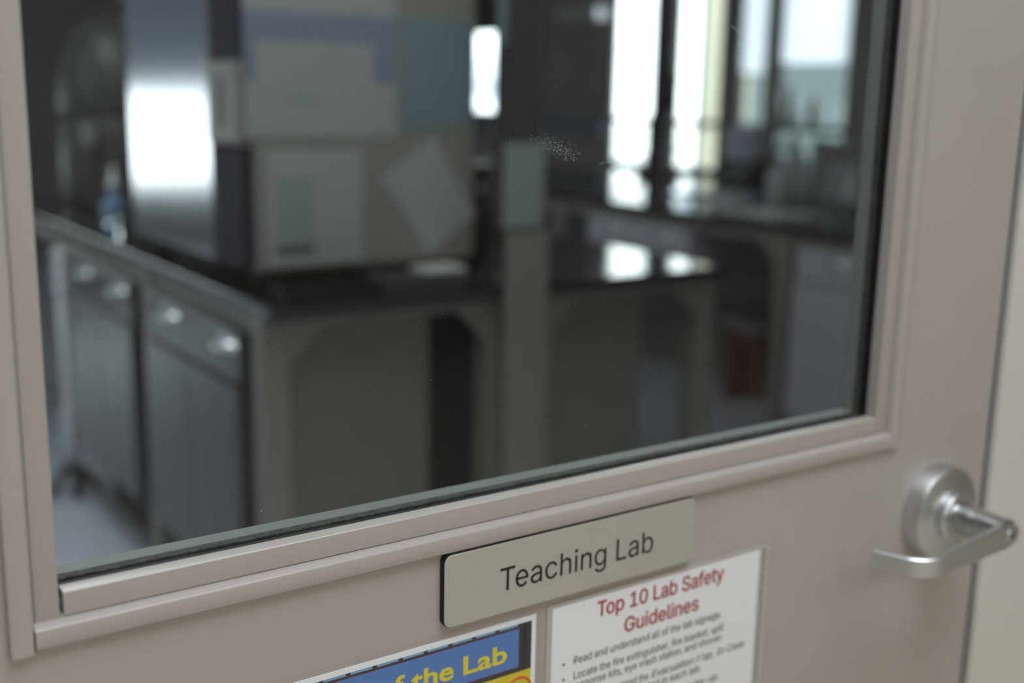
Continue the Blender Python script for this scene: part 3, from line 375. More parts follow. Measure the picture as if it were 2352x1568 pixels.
t = thing('window_6', 'large window in back wall mirrored in the steel cabinet door', 'window', ((BW[0]+BW[1])/2, YB+.08, BW[2]), kind='structure')
fr = MB().ring((BW[0], BW[1], BW[2], BW[3]), (BW[0]+.05, BW[1]-.05, BW[2]+.05, BW[3]-.05), YB+.05, YB+.11)
fr.box(-1.37, -1.33, YB+.05, YB+.11, BW[2], BW[3]); fr.build('window_frame', m_mull, t)
MB().box(BW[0]+.02, BW[1]-.02, YB+.077, YB+.083, BW[2]+.02, BW[3]-.02).build('pane', m_wglass, t)
MB().box(BW[0]+.02, BW[1]-.02, YB+.03, YB+.034, 1.30, BW[3]).build('roller_blind', m_blind2, t)
t = thing('window_7', 'added high window in the unseen left side wall, for highlights', 'window', (XLW-.08, (LW[0]+LW[1])/2, LW[2]), kind='structure')  # unseen window added to give highlights on the left-facing metal
fr = MB().box(XLW-.1, XLW-.05, LW[0], LW[0]+.05, LW[2], LW[3]).box(XLW-.1, XLW-.05, LW[1]-.05, LW[1], LW[2], LW[3]).box(XLW-.1, XLW-.05, LW[0], LW[1], LW[2], LW[2]+.05).box(XLW-.1, XLW-.05, LW[0], LW[1], LW[3]-.05, LW[3])
fr.build('window_frame', m_mull, t)
MB().box(XLW-.083, XLW-.077, LW[0]+.02, LW[1]-.02, LW[2]+.02, LW[3]-.02).build('pane', m_wglass, t)
# outside
struct(MB().box(XWIN+.5, 40, -20, 45, -.5, -.3).build('ground_outside', m_pave), 'pale pavement outside the windows', 'ground')
def facade(name, x, y0, y1, z1, m, label, dp=1.4, cat='building'):
    t = thing(name, label, cat, (x, (y0+y1)/2, -.3))
    MB().box(x, x+dp, y0, y1, -.3, z1).build('wall', m, t); MB().box(x-.02, x+dp+.02, y0-.02, y1+.02, z1, z1+.25).build('roof', m_lgrey, t); return t
facade('pillar', 7.9, 7.40, 7.74, 6.0, m_cream, 'cream outdoor pillar seen through the right half of the blue sky window', .34, 'pillar')
facade('grey_green_building', 9.8, 4.6, 9.0, 6.0, m_green, 'grey green building seen below the white blinds')

# ------------------------------------------------------------------ the door
xL, xR, zB = .14137, .84097, 1.0812
bd, g, fl = .01482, .00205, .01264
DX0, DX1, DZ1, DT = -.045, 1.0125, 2.13, .039
ZT = 1.98
zb2 = zB-bd-g
door = thing('door_1', 'greige metal laboratory door with a large glass panel and steel lever', 'door', (DX1, 0, .012), kind='structure')
o = MB().ring((DX0, DX1, .012, DZ1), (xL-bd-g-.006, xR+bd+g+.006, zb2-.006, ZT+bd+g+.006), -.001, DT).build('leaf', m_door, door)
bead_y0, gy0, gy1 = 0.0, .0150, .0210
zb2 = zB-bd-g
# snapped-in beads
sb = MB().box(xL-bd, xL-.0012, bead_y0, .0118, zB-bd-.001, ZT+bd, .0012); o = sb.build('glazing_bead', m_trim, door); smooth_angle(o)
sb = MB().box(xR, xR+bd, bead_y0, .0118, zB-bd, ZT+bd, .0012); o = sb.build('glazing_bead', m_trim, door); smooth_angle(o)
sb = MB().box(xL+.0008, xR, bead_y0, .0118, zB-bd, zB, .0013, 3); o = sb.build('glazing_bead', m_trim, door); smooth_angle(o)
sb = MB().box(xL, xR, bead_y0, .0118, ZT, ZT+bd, .0012); o = sb.build('glazing_bead', m_trim, door); smooth_angle(o)
# proud outer flange
fy0, fy1 = -.006, -.0009
x0f, x1f = xL-bd-g-fl, xL-bd-g
def flange(a0, a1, sgn, axis, t0, t1):
    # face from a0 (outer) to a1 (inner), shoulder sloping back to the bead
    e = .0014*sgn
    P = [(a0, fy1), (a0, fy0+.0014), (a0+e*.35, fy0+.0004), (a0+e, fy0), (a1-e, fy0), (a1-e*.35, fy0+.0004), (a1, fy0+.0013), (a1+sgn*.0009, fy0+.0030), (a1+sgn*(g-.0002), -.0001), (a1+sgn*(g-.0002), .0011), (a1, .0011), (a1, fy1)]
    q = MB().prism(P, 2, t0, t1) if axis == 2 else MB().prism([(y, z) for z, y in P], 0, t0, t1)
    o = q.build('glazing_flange', m_trim, door); smooth_angle(o, 50)
flange(x0f, x1f, 1, 2, zb2-fl-.0015, ZT+.03)
flange(xR+bd+g+fl, xR+bd+g, -1, 2, zb2-fl, ZT+.03)
flange(zb2-fl, zb2, 1, 0, x1f+.0009, xR+bd+g-.0003)
o = MB().box(x1f, xR+bd+g, fy0, fy1, ZT+bd+g, ZT+bd+g+fl, .0018, 3).build('glazing_flange', m_trim, door); smooth_angle(o)
# dark webs that join bead and flange at the bottom of the grooves
MB().ring((x1f-.0055, xR+bd+g+.0055, zb2-.0055, ZT+bd+g+.0055), (xL-bd+.001, xR+bd-.001, zB-bd+.001, ZT+bd-.001), .0012, .0110).build('groove_web', m_trim, door)
MB().ring((xL-.008, xR+.008, zB-.008, ZT+.008), (xL+.0002, xR-.0002, zB-.0001, ZT-.0002), .0119, gy0-.0002).build('gasket', m_black, door)
# rough glazing tape behind the pane: the visible edge wanders
tp = MB().box(xL-.008, xR+.008, gy1+.0002, .0268, zB-.008, zB-.0008)
bm = tp.bm; bmesh.ops.subdivide_edges(bm, edges=[e for e in bm.edges if abs(e.verts[0].co.x-e.verts[1].co.x) > .3], cuts=400)
for v in bm.verts:
    if v.co.z > zB-.002:
        v.co.z += random.uniform(-.0004, .0005)
        if v.co.y > .024: v.co.y += random.uniform(-.0010, .0004)
tp.box(xL-.008, xL-.0008, gy1+.0002, .0268, zB, ZT+.008).box(xR+.0008, xR+.008, gy1+.0002, .0268, zB, ZT+.008)
tp.build('glazing_tape', m_tape, door)
MB().ring((xL-bd, xR+bd, zB-bd, ZT+bd), (xL, xR, zB, ZT), .0270, .0400).build('inner_stop', m_bead_in, door)
MB().box(xL-.007, xR+.007, gy0, gy1, zB-.007, ZT+.007).build('glass_pane', m_glass, door)
# smudge and dust on the outer face of the glass
def glass_at(px, py):
    d = fw + r2*((px-1176)/2683.11) - u2*((py-784)/2683.11); c = cam.matrix_world.translation
    k = (gy0-.0003-c.y)/d.y; return c + d*k
m_dust = translucent('dust', (205, 212, 220), .3)
def flecks(spots):
    q = MB()
    for x, z, a, l, wd in spots:
        ca, sa = math.cos(a), math.sin(a); P = []
        for k in range(7):
            th = 2*PI*k/7; ex, ez = math.cos(th)*l, math.sin(th)*wd
            P.append((x + ex*ca - ez*sa, z + ex*sa + ez*ca))
        q.prism(P, 1, gy0-.00022, gy0-.00002)
    return q
sp = []
pts = [(1172, 328, .9), (1235, 350, .9), (1246, 347, .8), (1300, 362, 1), (1318, 368, 1), (1310, 358, .8), (1380, 374, .7), (1385, 370, .5)]
for px, py, s in pts:
    P = glass_at(px, py); sp.append((P.x, P.z, -.6, .0006*s, .00022*s))
for k in range(460):
    u = random.random(); u = max(0, min(1, .55*random.random()+.45*random.betavariate(4, 2)))
    px = 1190 + u*145 + random.gauss(0, 8); py = 305 + u*55 + random.gauss(0, 11)
    P = glass_at(px, py); s = random.uniform(.25, .8)*(.45+.55*u); sp.append((P.x, P.z, -.75+random.gauss(0, .2), .00060*s, .00015*s))
for k in range(14):
    P = glass_at(1376 + k*2.2, 378 - 6*math.sin(k/13*2.2)); sp.append((P.x, P.z, random.uniform(0, 3), .00030, .00012))
o = flecks(sp).build('smudge', m_dust, door); o['kind'] = 'stuff'
sp = []
for px, py, s in [(600, 1173, 1.3), (150, 1262, 1.2), (560, 1200, .7), (120, 470, .6), (990, 872, .8), (1017, 722, .6), (1345, 980, 1.4), (640, 790, .7), (653, 778, .6), (470, 140, .4), (1060, 170, .5), (390, 1215, .5), (1435, 228, .5), (480, 1205, .5), (750, 612, .4), (540, 1130, .4)]:
    P = glass_at(px, py); sp.append((P.x, P.z, 1.2+random.uniform(-.4, .4), .0005*s, .00014*s))
for k in range(60):
    P = glass_at(random.uniform(110, 1900), random.uniform(30, 1150)); sp.append((P.x, P.z, random.uniform(0, 3), random.uniform(.00008, .00018), .00008))
P = glass_at(1680, 58)
for k in range(9): sp.append((P.x + k*.0012, P.z - k*.0007, -.5, .0007, .00016))
o = flecks(sp).build('dust', m_dust, door); o['kind'] = 'stuff'
# lever handle
LX, LZ = .9345, .9795
lev = MB()
lev.lathe([(.0152, -.030), (.0152, -.047), (.0138, -.049), (.0138, -.080)], (LX, 0, LZ), 1, 36)
lh = lev.build('lever_handle', m_lever, door); smooth_angle(lh)
r = MB().lathe([(.0445, .0035), (.0448, -.0015), (.0448, -.0145), (.0432, -.0185), (.0405, -.0200), (.0258, -.0212), (.0245, -.0220), (.0240, -.0300), (.0225, -.0318), (.0175, -.0322)], (LX, 0, LZ), 1, 72)
o = r.build('rose', m_lever2, lh); smooth_angle(o, 28)
# shaped grip: path in xy, height profile in z, thickness
path = []; yl = -.0800
def add_arc(cx, cy, rr, a0, a1, n):
    for k in range(n+1):
        a = a0 + (a1-a0)*k/n; path.append((cx + rr*math.cos(a), cy + rr*math.sin(a)))
path.append((LX+.0140, yl)); path.append((LX+.010, yl)); path.append((LX, yl)); path.append((LX-.03, yl-.0005)); path.append((LX-.06, yl-.001)); path.append((LX-.085, yl-.001))
ca = (.8370, yl+.0250); add_arc(ca[0], ca[1], .0260, -PI/2, -PI+.25, 14)
lx, ly = path[-1]; path += [(lx-.0035, ly+.011), (lx-.0068, ly+.0225)]
def lever_h(i):
    x = path[i][0]; u = (LX+.014-x)/.147
    return .0125*(1-u) + .0080*u if u > .12 else .0125*math.sqrt(max(.08, min(1, 1-((.12-u)/.125)**2)))
gb = MB(); th = .0040; rings = []
for i, (x, y) in enumerate(path):
    a = Vector(path[max(i-1, 0)]); c = Vector(path[min(i+1, len(path)-1)]); tn = (c-a).normalized(); nn = Vector((-tn.y, tn.x))
    h = lever_h(i); e = .0012
    P = [(-th+e, -h), (th-e, -h), (th, -h+e), (th, h-e), (th-e, h), (-th+e, h), (-th, h-e), (-th, -h+e)]
    zc = LZ - .0005 - .008*max(0, min(1, (LX-x)/.11))
    rings.append([gb.bm.verts.new((x + nn.x*q, y + nn.y*q, zc + z)) for q, z in P])
for i in range(len(rings)-1):
    for k in range(8): gb.bm.faces.new((rings[i][k], rings[i][(k+1) % 8], rings[i+1][(k+1) % 8], rings[i+1][k]))
gb.bm.faces.new(rings[0][::-1]); gb.bm.faces.new(rings[-1]); bmesh.ops.recalc_face_normals(gb.bm, faces=gb.bm.faces)
o = gb.build('grip', m_lever2, lh); smooth_angle(o, 40)
kc = MB().lathe([(.0058, yl-.0030), (.0058, yl-.0046), (.0050, yl-.0050)], (LX+.0015, 0, LZ-.0005), 1, 28).build('lock_cylinder', m_lever2, lh); smooth_angle(kc)
MB().box(LX+.0003, LX+.0027, yl-.0054, yl-.0049, LZ-.0033, LZ+.0025).build('keyhole', m_black, lh)
# frame
fx = 1.0220
b = MB().box(fx, 1.30, -.0035, .16, 0, 2.30).box(-.25, -.052, -.0035, .16, 0, 2.30).box(-.25, 1.30, -.0035, .16, 2.137, 2.30)
b.box(fx-.0175, fx+.001, DT+.004, .16, 0, 2.14)
struct(b.build('trim_3', m_frame), 'off white door frame beside the lever', 'door frame')
MB().box(1.0128, fx-.0002, .002, .036, .012, 2.13).build('gap_shade', m_kick, bpy.data.objects['trim_3'])  # black strip added as the shade inside the door gap
# ------------------------------------------------------------------ signs on the door
PX0, PX1, PZ0, PZ1 = .38793, .61938, .99737, 1.05077
def rrect(x0, x1, z0, z1, r, n=7):
    P = []
    for cx, cz, a in ((x1-r, z0+r, -PI/2), (x1-r, z1-r, 0), (x0+r, z1-r, PI/2), (x0+r, z0+r, PI)):
        for k in range(n+1): P.append((cx + r*math.cos(a+PI/2*k/n), cz + r*math.sin(a+PI/2*k/n)))
    return P
DF = -.0010
t = thing('name_plate', 'brushed steel name plate reading Teaching Lab below the glass', 'sign', ((PX0+PX1)/2, DF, PZ0))
o = MB().prism(rrect(PX0-.0002, PX1-.0015, PZ0, PZ1+.0013, .0064), 1, DF, -.0055).build('backing', m_black, t); o['label'] = 'black backing with rounded corners'
o = MB().prism(rrect(PX0+.0003, PX1-.0003, PZ0+.0003, PZ1-.0003, .006), 1, -.00555, -.0065, .0002, 1).build('face_plate', m_plate, t)
sans('lettering', 'Teaching Lab', .4340, .5762, 1.0144, 1.0318, -.00652, m_ink, t)
# safety guideline sheet in an acrylic holder
SX0, SX1, SZ1 = .4839, .7003, .9872
t = thing('safety_sheet', 'white sheet headed Top 10 Lab Safety Guidelines in clear holder', 'notice', ((SX0+SX1)/2, DF, SZ1-.2794))
MB().box(SX0, SX1, .0005, .0011, SZ1-.2794, SZ1).build('paper', m_paper, t)
hb = MB().prism(rrect(SX0-.0045, SX1+.0075, SZ1-.290, SZ1+.0045, .004, 5), 1, -.0024, .0002, .0006, 2); o = hb.build('acrylic_sleeve', m_acr, t)
MB().box(SX0-.0045, SX1+.0075, .0012, .0022, SZ1-.290, SZ1+.0030).build('sleeve_back', m_acr_edge, t)
MB().box(SX1+.0048, SX1+.0075, -.0023, .0012, SZ1-.2895, SZ1+.002).build('sleeve_edge', m_acr_edge, t)
ty = .00048
sans('heading', 'Top 10 Lab Safety', .5262, .6590, .9707, .9829, ty, m_red, t, bold=.015)
sans('heading', 'Guidelines', .5540, .6322, .9508, .9628, ty, m_red, t, bold=.015)
ch = .0062
for txt, a, e, bz, sh in (('Read and understand all of the lab signage.', .5052, .6588, .9375, 0), ('Locate the fire extinguisher, fire blanket, spill', .5055, .6625, .9250, 0),
        ('response kits, eye wash station, and shower.', .5055, .6622, .9163, 0)):
    sans('text_line', txt, a, e, bz, bz+ch, ty, m_ink2, t)
sans('text_line', 'understand the', .5315, .5815, .9035, .9035+ch, ty, m_ink2, t)
sans('text_line', 'Evacuation Map, In Case', .5850, .6876, .9035, .9035+ch, ty, m_ink2, t, shear=.22)
sans('text_line', 'posted in each lab.', None, .6390, .8945, .8945+ch, ty, m_ink2, t)
sans('text_line', 'make-up.', None, .6600, .8815, .8815+ch, ty, m_ink2, t)
for bz in (.9398, .9274, .9055):
    MB().lathe([(.0011, -.0001), (.0011, .0001)], (.4957, ty, bz), 1, 16).build('bullet', m_ink2, t)
t.location.y -= .0033
# laminated rules poster
RX1, RZ1 = .4703, .9866; RX0 = RX1-.2794
t = thing('lab_poster', 'colourful laminated poster with yellow words on a blue board', 'poster', ((RX0+RX1)/2, DF, RZ1-.2159))
MB().box(RX0, RX1, .0012, .0018, RZ1-.2159, RZ1).build('paper', m_paper, t)
MB().prism(rrect(RX0-.006, RX1+.0058, RZ1-.222, RZ1+.0050, .004, 5), 1, .0007, .0011).build('laminate_pouch', m_acr, t)
def flat(name, x0, x1, z0, z1, m, k): return MB().box(x0, x1, .0012-.00004*(k+1), .0012, z0, z1).build(name, m, t)
IX0, IX1, IZ1, IZ0 = RX0+.004, .4665, .9825, RZ1-.212
flat('picture_ground', IX0, IX1, IZ0, IZ1, m_dk, 0)
flat('picture_yellow', IX0+.006, IX1, IZ0, .9447, m_yel, 1)
flat('board_frame', IX0+.010, .4566, .9468, .9806, m_brn, 1)
flat('board', IX0+.012, .4551, .9488, .9788, m_blue, 2)
xs = .4540
k = 0
while xs > IX0+.02:
    flat('board_window', xs-.0163, xs, .98085, IZ1-.0001, m_lblue, 2); xs -= .0197; k += 1
flat('dark_column', .4590, .4612, .9450, .9822, m_black, 1)  # dark column printed to the right of the board
ring = MB()
n = 40; A = []
rr = MB().tube([(.4557 + .0115*math.cos(2*PI*i/n), .00110, .9285 + .0115*math.sin(2*PI*i/n)) for i in range(n+1)], .0009, 8, False); rr.build('red_ring', m_org, t)
lettering('lettering', 'of the', .3382, .3995, .9558, .9700, .00105, m_yel, t, bold=.022)
lettering('lettering', 'Lab', .4075, .4447, .9558, .9700, .00105, m_yel, t, bold=.022)

t.location += Vector((-.0006, -.0030, .0005))
# ------------------------------------------------------------------ island bench near the door
IXA, IXB, IYA, IYB = .938, 2.25, 1.60, 4.25
tag(MB().box(IXA, IXB, IYA, IYB, .88, .91, .004).build('lab_worktop', m_top, at=(1.59, 2.9, .88)), 'glossy black worktop of the island bench nearest the door', 'worktop')
def bench_frame(name, label, xs, y0, y1, parts_y, loc):
    """steel table frame: legs along y at both sides, aprons, gussets"""
    t = thing(name, label, 'bench', loc); xa, xb = xs
    for x in (xa, xb-.062):
        for y in parts_y: MB().box(x, x+.062, y, y+.062, .0, .88, .004).build('leg', m_bench, t)
    for y in (y0, y1-.03):
        MB().box(xa+.062, xb-.062, y, y+.03, .855, .88).build('apron', m_bench, t)
    for x in (xa+.01, xb-.04): MB().box(x, x+.03, y0+.062, y1-.062, .835, .88).build('apron', m_bench, t)
    for x, s in ((xa+.062, 1), (xb-.062, -1)):
        MB().prism([(x, .857), (x+s*.085, .857), (x, .772)], 1, y0+.004, y0+.024).build('gusset', m_bench, t)
    return t
# left half and right half stand either side of the service column
t = bench_frame('lab_bench', 'grey steel bench frame left of the service column, with gussets', (.938, 1.575), 1.64, 4.21, (1.64, 2.40, 4.14), (1.26, 2.9, 0))
bench_frame('lab_bench', 'grey steel bench frame right of the service column', (1.640, 2.256), 1.64, 4.21, (1.64, 2.90, 4.14), (1.95, 2.9, 0))
# service column at the end of the island
t = thing('service_column', 'pale grey service column rising at the end of the island bench', 'service column', (1.58, 1.64, 0))
MB().box(1.522, 1.637, 1.575, 1.598, 0, 1.037, .003).build('casing', m_bench, t)
MB().box(1.545, 1.625, 1.602, 1.68, .91, H).build('upright', m_dgrey, t)
MB().box(1.527, 1.632, 1.598, 1.60, 1.037, 1.042).build('cap', m_kick, t)
tag(MB().box(1.518, 1.632, 1.596, 1.5985, 1.046, 1.245, .0005).build('wall_notice', m_notice3, at=(1.575, 1.597, 1.046)), 'grey notice sheet fixed to the service column', 'notice')
tag(MB().box(1.487, 1.507, 1.58, 1.586, 1.46, 2.0).build('acrylic_strip', m_bluep, at=(1.497, 1.583, 1.46)), 'pale greenish strip hanging at top left of service column', 'strip')
# under-bench cabinets, faces on -x
def pull(parent, x, y, z, sgn=-1):
    """chrome cup pull: half dome hood"""
    q = MB(); n, mrow = 14, 7; rows = []
    for i in range(mrow+1):
        a = PI/2*i/mrow; row = []
        for k in range(n+1):
            b_ = PI*k/n; row.append(q.bm.verts.new((x + sgn*.032*math.sin(b_)*math.cos(a)*1.0, y + .052*math.cos(b_), z + .024*math.sin(a)*max(.001, math.sin(b_))**.5)))
        rows.append(row)
    for i in range(mrow):
        for k in range(n):
            try: f = q.bm.faces.new((rows[i][k], rows[i][k+1], rows[i+1][k+1], rows[i+1][k])); f.smooth = True
            except ValueError: pass
    bmesh.ops.remove_doubles(q.bm, verts=q.bm.verts, dist=1e-5)
    q.box(x-.0005, x+.0005, y-.054, y+.054, z-.002, z+.026)
    return q.build('pull', m_pull, parent)
def cabinet(label, xf, depth, y0, y1, pulls, group=None, z0=.21, mm=None, doors=True):
    mm = mm or m_cab
    t = thing('drawer_cabinet', label, 'cabinet', (xf+depth/2, (y0+y1)/2, 0), group)
    MB().box(xf+.02, xf+depth, y0, y1, z0, .835).build('body', mm, t)
    if doors: MB().box(xf+.09, xf+depth-.02, y0+.01, y1-.01, .0, z0).build('plinth', m_kick, t)
    d = MB().box(xf-.012, xf+.02, y0+.004, y1-.004, .716, .832, .003).build('drawer', mm, t)
    for y in pulls: pull(d, xf-.012, y, .790)
    ym = (y0+y1)/2
    if doors:
     for a, c in ((y0+.004, ym-.002), (ym+.002, y1-.004)):
        MB().box(xf-.020, xf+.02, a, c, z0+.004, .709, .003).build('door', mm, t)
    return t
cabinet('glossy grey cabinet far along the island, left of the dark post', .936, .42, 2.505, 3.16, (2.612, 2.965))
cabinet('grey two pull cabinet at the near end of the island', .936, .42, 1.73, 2.385, (1.80, 2.18))
tag(MB().box(1.012, 1.365, 1.674, 1.694, .0, .852).build('bench_end_panel', m_panel, at=(1.19, 1.684, 0)), 'dull grey panel closing the near end of left bench half', 'panel')
tag(MB().box(1.715, 2.02, 1.674, 1.694, .0, .852).build('bench_end_panel', m_panel, at=(1.87, 1.684, 0)), 'dull grey panel closing the end of right bench half', 'panel')
tag(MB().box(2.03, 2.05, 1.80, 2.5, .0, .852).build('bench_side_panel', m_panel, at=(2.04, 2.15, 0)), 'grey side panel set back under the right bench half', 'panel')
# bright metal stand beyond the cabinets
t = thing('pole_stand', 'bright metal pole stand with round knobs beyond the island cabinets', 'stand', (.925, 3.27, 0))
MB().lathe([(.024, .10), (.024, .30), (.017, .31), (.017, .80), (.012, .805)], (.925, 3.27, 0), 2, 28).build('pole', m_nickel, t)
for z in (.71, .765, .815): MB().lathe([(.012, z-.022), (.026, z-.012), (.030, z), (.026, z+.012), (.012, z+.022)], (.925, 3.27, 0), 2, 28).build('knob', m_nickel, t)
for k in range(5):
    a = 2*PI*k/5+.9; MB().tube([(.925+.02*math.cos(a), 3.27+.02*math.sin(a), .10), (.925+.09*math.cos(a), 3.27+.09*math.sin(a), .014)], [.016, .012], 10).build('foot', m_blk, t)

# ------------------------------------------------------------------ tall steel-fronted cabinet on the island
AX0, AX1, AY0, AY1, AZ0, AZ1 = .952, 1.535, 1.75, 2.535, .962, 1.86
t = thing('incubator', 'tall grey sided incubator with mirror bright steel door on the island', 'incubator', (1.24, 2.14, .91))
MB().box(AX0+.022, AX1, AY0, AY1, AZ0, AZ1, .006).build('body', m_side, t)
for x in (AX0+.06, AX1-.06):
    for y in (AY0+.06, AY1-.06): MB().lathe([(.022, .91), (.022, AZ0)], (x, y, 0), 2, 20).build('foot', m_blk, t)
d = MB().box(AX0-.002, AX0+.02, 1.935, AY1, AZ0+.008, AZ1-.01, .004).build('door', m_steel, t); d['label'] = 'polished steel door'
MB().box(AX0-.002, AX0+.02, AY0, 1.930, AZ0+.008, 1.232, .003).build('trim_strip', m_navy, t)
MB().box(AX0-.002, AX0+.02, AY0, 1.930, 1.414, AZ1-.01, .003).build('trim_strip', m_navy, t)
hp = MB().box(AX0-.014, AX0+.02, AY0+.006, 1.925, 1.236, 1.410, .008, 3).build('latch_plate', m_lgrey, t)
MB().box(AX0-.019, AX0-.0141, 1.828, 1.846, 1.27, 1.38, .002).build('latch_slot', m_dgrey, hp)
PY = AY0-.0015
def sheet(name, x0, x1, z0, z1, m, label, cat='notice', y=PY):
    o = MB().box(x0, x1, y-.0008, AY0-.0002, z0, z1); return tag(o.build(name, m, at=((x0+x1)/2, AY0, z0)), label, cat)
t = thing('notice', 'large pale notice with blue border high on the incubator side', 'notice', (1.14, AY0, 1.253))
MB().box(.958, 1.321, AY0-.0016, AY0-.0002, 1.253, 1.66).build('paper', m_notice, t)
MB().box(.958, 1.321, AY0-.0022, AY0-.0017, 1.455, 1.515).build('border', m_notice2, t)
MB().box(1.262, 1.321, AY0-.0022, AY0-.0017, 1.37, 1.455).build('border', m_notice2, t)
MB().box(.958, .985, AY0-.0022, AY0-.0017, 1.37, 1.455).build('border', m_notice2, t)
MB().box(1.05, 1.13, AY0-.0022, AY0-.0017, 1.325, 1.34).build('print', m_notice3, t)
sheet('notice', 1.330, 1.533, 1.272, 1.520, m_bluep, 'bluish sheet at the top right corner of the incubator side')
t = thing('notice', 'white letter sheet with a grey picture low on the incubator side', 'notice', (1.117, AY0, .972))
MB().box(1.002, 1.233, AY0-.0016, AY0-.0002, .972, 1.226).build('paper', m_notice, t)
MB().box(1.022, 1.112, AY0-.0022, AY0-.0017, 1.0, 1.165).build('picture', m_notice3, t)
MB().box(1.022, 1.112, AY0-.0026, AY0-.0023, .998, 1.014).build('caption_bar', m_dgrey, t)
ang = math.radians(33.5); ca_, sa_ = math.cos(ang), math.sin(ang); cx_, cz_ = 1.411, 1.114
P = [(cx_ + ca_*a - sa_*c, cz_ + sa_*a + ca_*c) for a, c in ((-.082, -.113), (.082, -.113), (.082, .113), (-.082, .113))]
tag(MB().prism(P, 1, AY0-.0030, AY0-.0024).build('notice', m_notice, at=(cx_, AY0, cz_)), 'tilted blank sheet taped aslant on the incubator side', 'notice')

# ------------------------------------------------------------------ things on the island worktop
def tray(name, x0, x1, y0, y1, h, m, label, cat):
    q = MB().box(x0, x1, y0, y1, .91, .914).box(x0, x0+.004, y0, y1, .91, .91+h).box(x1-.004, x1, y0, y1, .91, .91+h).box(x0, x1, y0, y0+.004, .91, .91+h).box(x0, x1, y1-.004, y1, .91, .91+h)
    return tag(q.build(name, m, at=((x0+x1)/2, (y0+y1)/2, .91)), label, cat)
tray('tray', .985, 1.215, 1.615, 1.715, .030, m_navy, 'shallow dark blue tray at the near edge of worktop', 'tray')
t = thing('instrument_case', 'small dark grey case beside the dark blue tray', 'case', (1.345, 1.69, .91))
MB().box(1.225, 1.465, 1.655, 1.735, .91, .930, .004).build('base', m_dgrey, t); MB().box(1.225, 1.465, 1.655, 1.735, .931, .944, .004).build('lid', m_dgrey, t)
tag(MB().box(1.345, 1.458, 1.66, 1.73, .9445, .956, .002).build('folded_card', m_white, at=(1.4, 1.695, .9445)), 'small folded white card lying on the dark grey case', 'card')
tag(MB().box(1.385, 1.575, 1.80, 1.815, .0, .83).build('shade_board', m_blk, at=(1.48, 1.81, 0)), 'added black board shading the gap beside the left end panel', 'board')  # black sheet added in place of the shade in this gap
t = thing('retort_stand', 'thin metal retort stand between the incubator and the service column', 'stand', (1.598, 1.80, .91))
MB().box(1.545, 1.66, 1.70, 1.86, .91, .922, .003).build('base', m_blk, t)
MB().tube([(1.612, 1.76, .922), (1.612, 1.76, 1.40)], .0075, 14).build('rod', m_chrome, t)
cl = MB().box(1.596, 1.628, 1.745, 1.775, 1.245, 1.275, .004).build('clamp', m_lgrey, t)
MB().tube([(1.60, 1.76, 1.26), (1.578, 1.725, 1.215)], .006, 10).build('screw', m_chrome, cl)
MB().lathe([(.012, 0), (.014, .008), (.012, .016)], (1.630, 1.76, 1.26), 0, 18).build('knob', m_chrome, cl)
t = thing('hanging_flask', 'clear round flask clamped on the retort stand', 'flask', (1.560, 1.705, 1.07))
MB().lathe([(.004, 1.075), (.022, 1.08), (.032, 1.10), (.034, 1.12), (.028, 1.145), (.014, 1.165), (.011, 1.185), (.011, 1.225), (.014, 1.23)], (1.560, 1.705, 0), 2, 28).build('bulb', m_clear, t)
MB().lathe([(.010, 1.228), (.013, 1.245), (.011, 1.25)], (1.560, 1.705, 0), 2, 20).build('stopper', m_dgrey, t)
t = thing('conical_flask', 'dark conical flask standing below the hanging flask', 'flask', (1.535, 1.645, .91))
MB().lathe([(.044, .91), (.047, .914), (.047, .922), (.018, .99), (.015, 1.0), (.015, 1.025), (.018, 1.03)], (1.535, 1.645, 0), 2, 30).build('body', m_dliq, t)
MB().lathe([(.012, 1.031), (.015, 1.045)], (1.535, 1.645, 0), 2, 20).build('stopper', m_blk, t)
t = thing('wash_bottle', 'small clear blue capped bottle behind incubator on island', 'bottle', (1.01, 2.93, .91))
MB().lathe([(.034, .91), (.036, .915), (.036, 1.0), (.030, 1.02), (.014, 1.035), (.014, 1.05)], (1.01, 2.93, 0), 2, 28).build('body', m_bcap, t)
MB().lathe([(.017, 1.051), (.017, 1.075), (.006, 1.08), (.004, 1.12)], (1.01, 2.93, 0), 2, 20).build('cap', m_white, t)
t = thing('gas_tap', 'small chrome gas tap near the island edge', 'tap', (.985, 2.80, .91))
MB().lathe([(.018, .91), (.018, .918), (.009, .92), (.009, .955)], (.985, 2.80, 0), 2, 20).build('stem', m_chrome, t)
MB().tube([(.985, 2.80, .958), (.952, 2.80, .962)], [.009, .006], 12).build('nozzle', m_chrome, t)
MB().lathe([(.004, .955), (.013, .962), (.013, .972), (.004, .978)], (.985, 2.80, 0), 2, 20).build('knob', m_chrome, t)
t = thing('centrifuge', 'big dark grey domed machine at the far end of the island', 'machine', (1.33, 3.95, .91))
MB().lathe([(.21, .91), (.215, .93), (.215, 1.22), (.205, 1.24)], (1.33, 3.95, 0), 2, 48).build('drum', m_dgrey, t)
MB().lathe([(.208, 1.245), (.212, 1.26), (.205, 1.40), (.175, 1.52), (.11, 1.59), (.03, 1.61)], (1.33, 3.95, 0), 2, 48).build('dome_lid', m_dgrey, t)
MB().box(1.14, 1.18, 3.72, 3.745, 1.14, 1.22, .004).build('latch', m_lgrey, t)
t = thing('blocking_case', 'added dark case blocking the window reflection behind the retort stand', 'instrument', (1.74, 2.3, .91))  # dark case added to block the window reflection on the worktop
MB().box(1.66, 1.84, 2.05, 2.55, .922, 1.16, .008).build('body', m_blk, t); MB().box(1.67, 1.83, 2.06, 2.54, .91, .9215).build('foot', m_kick, t)
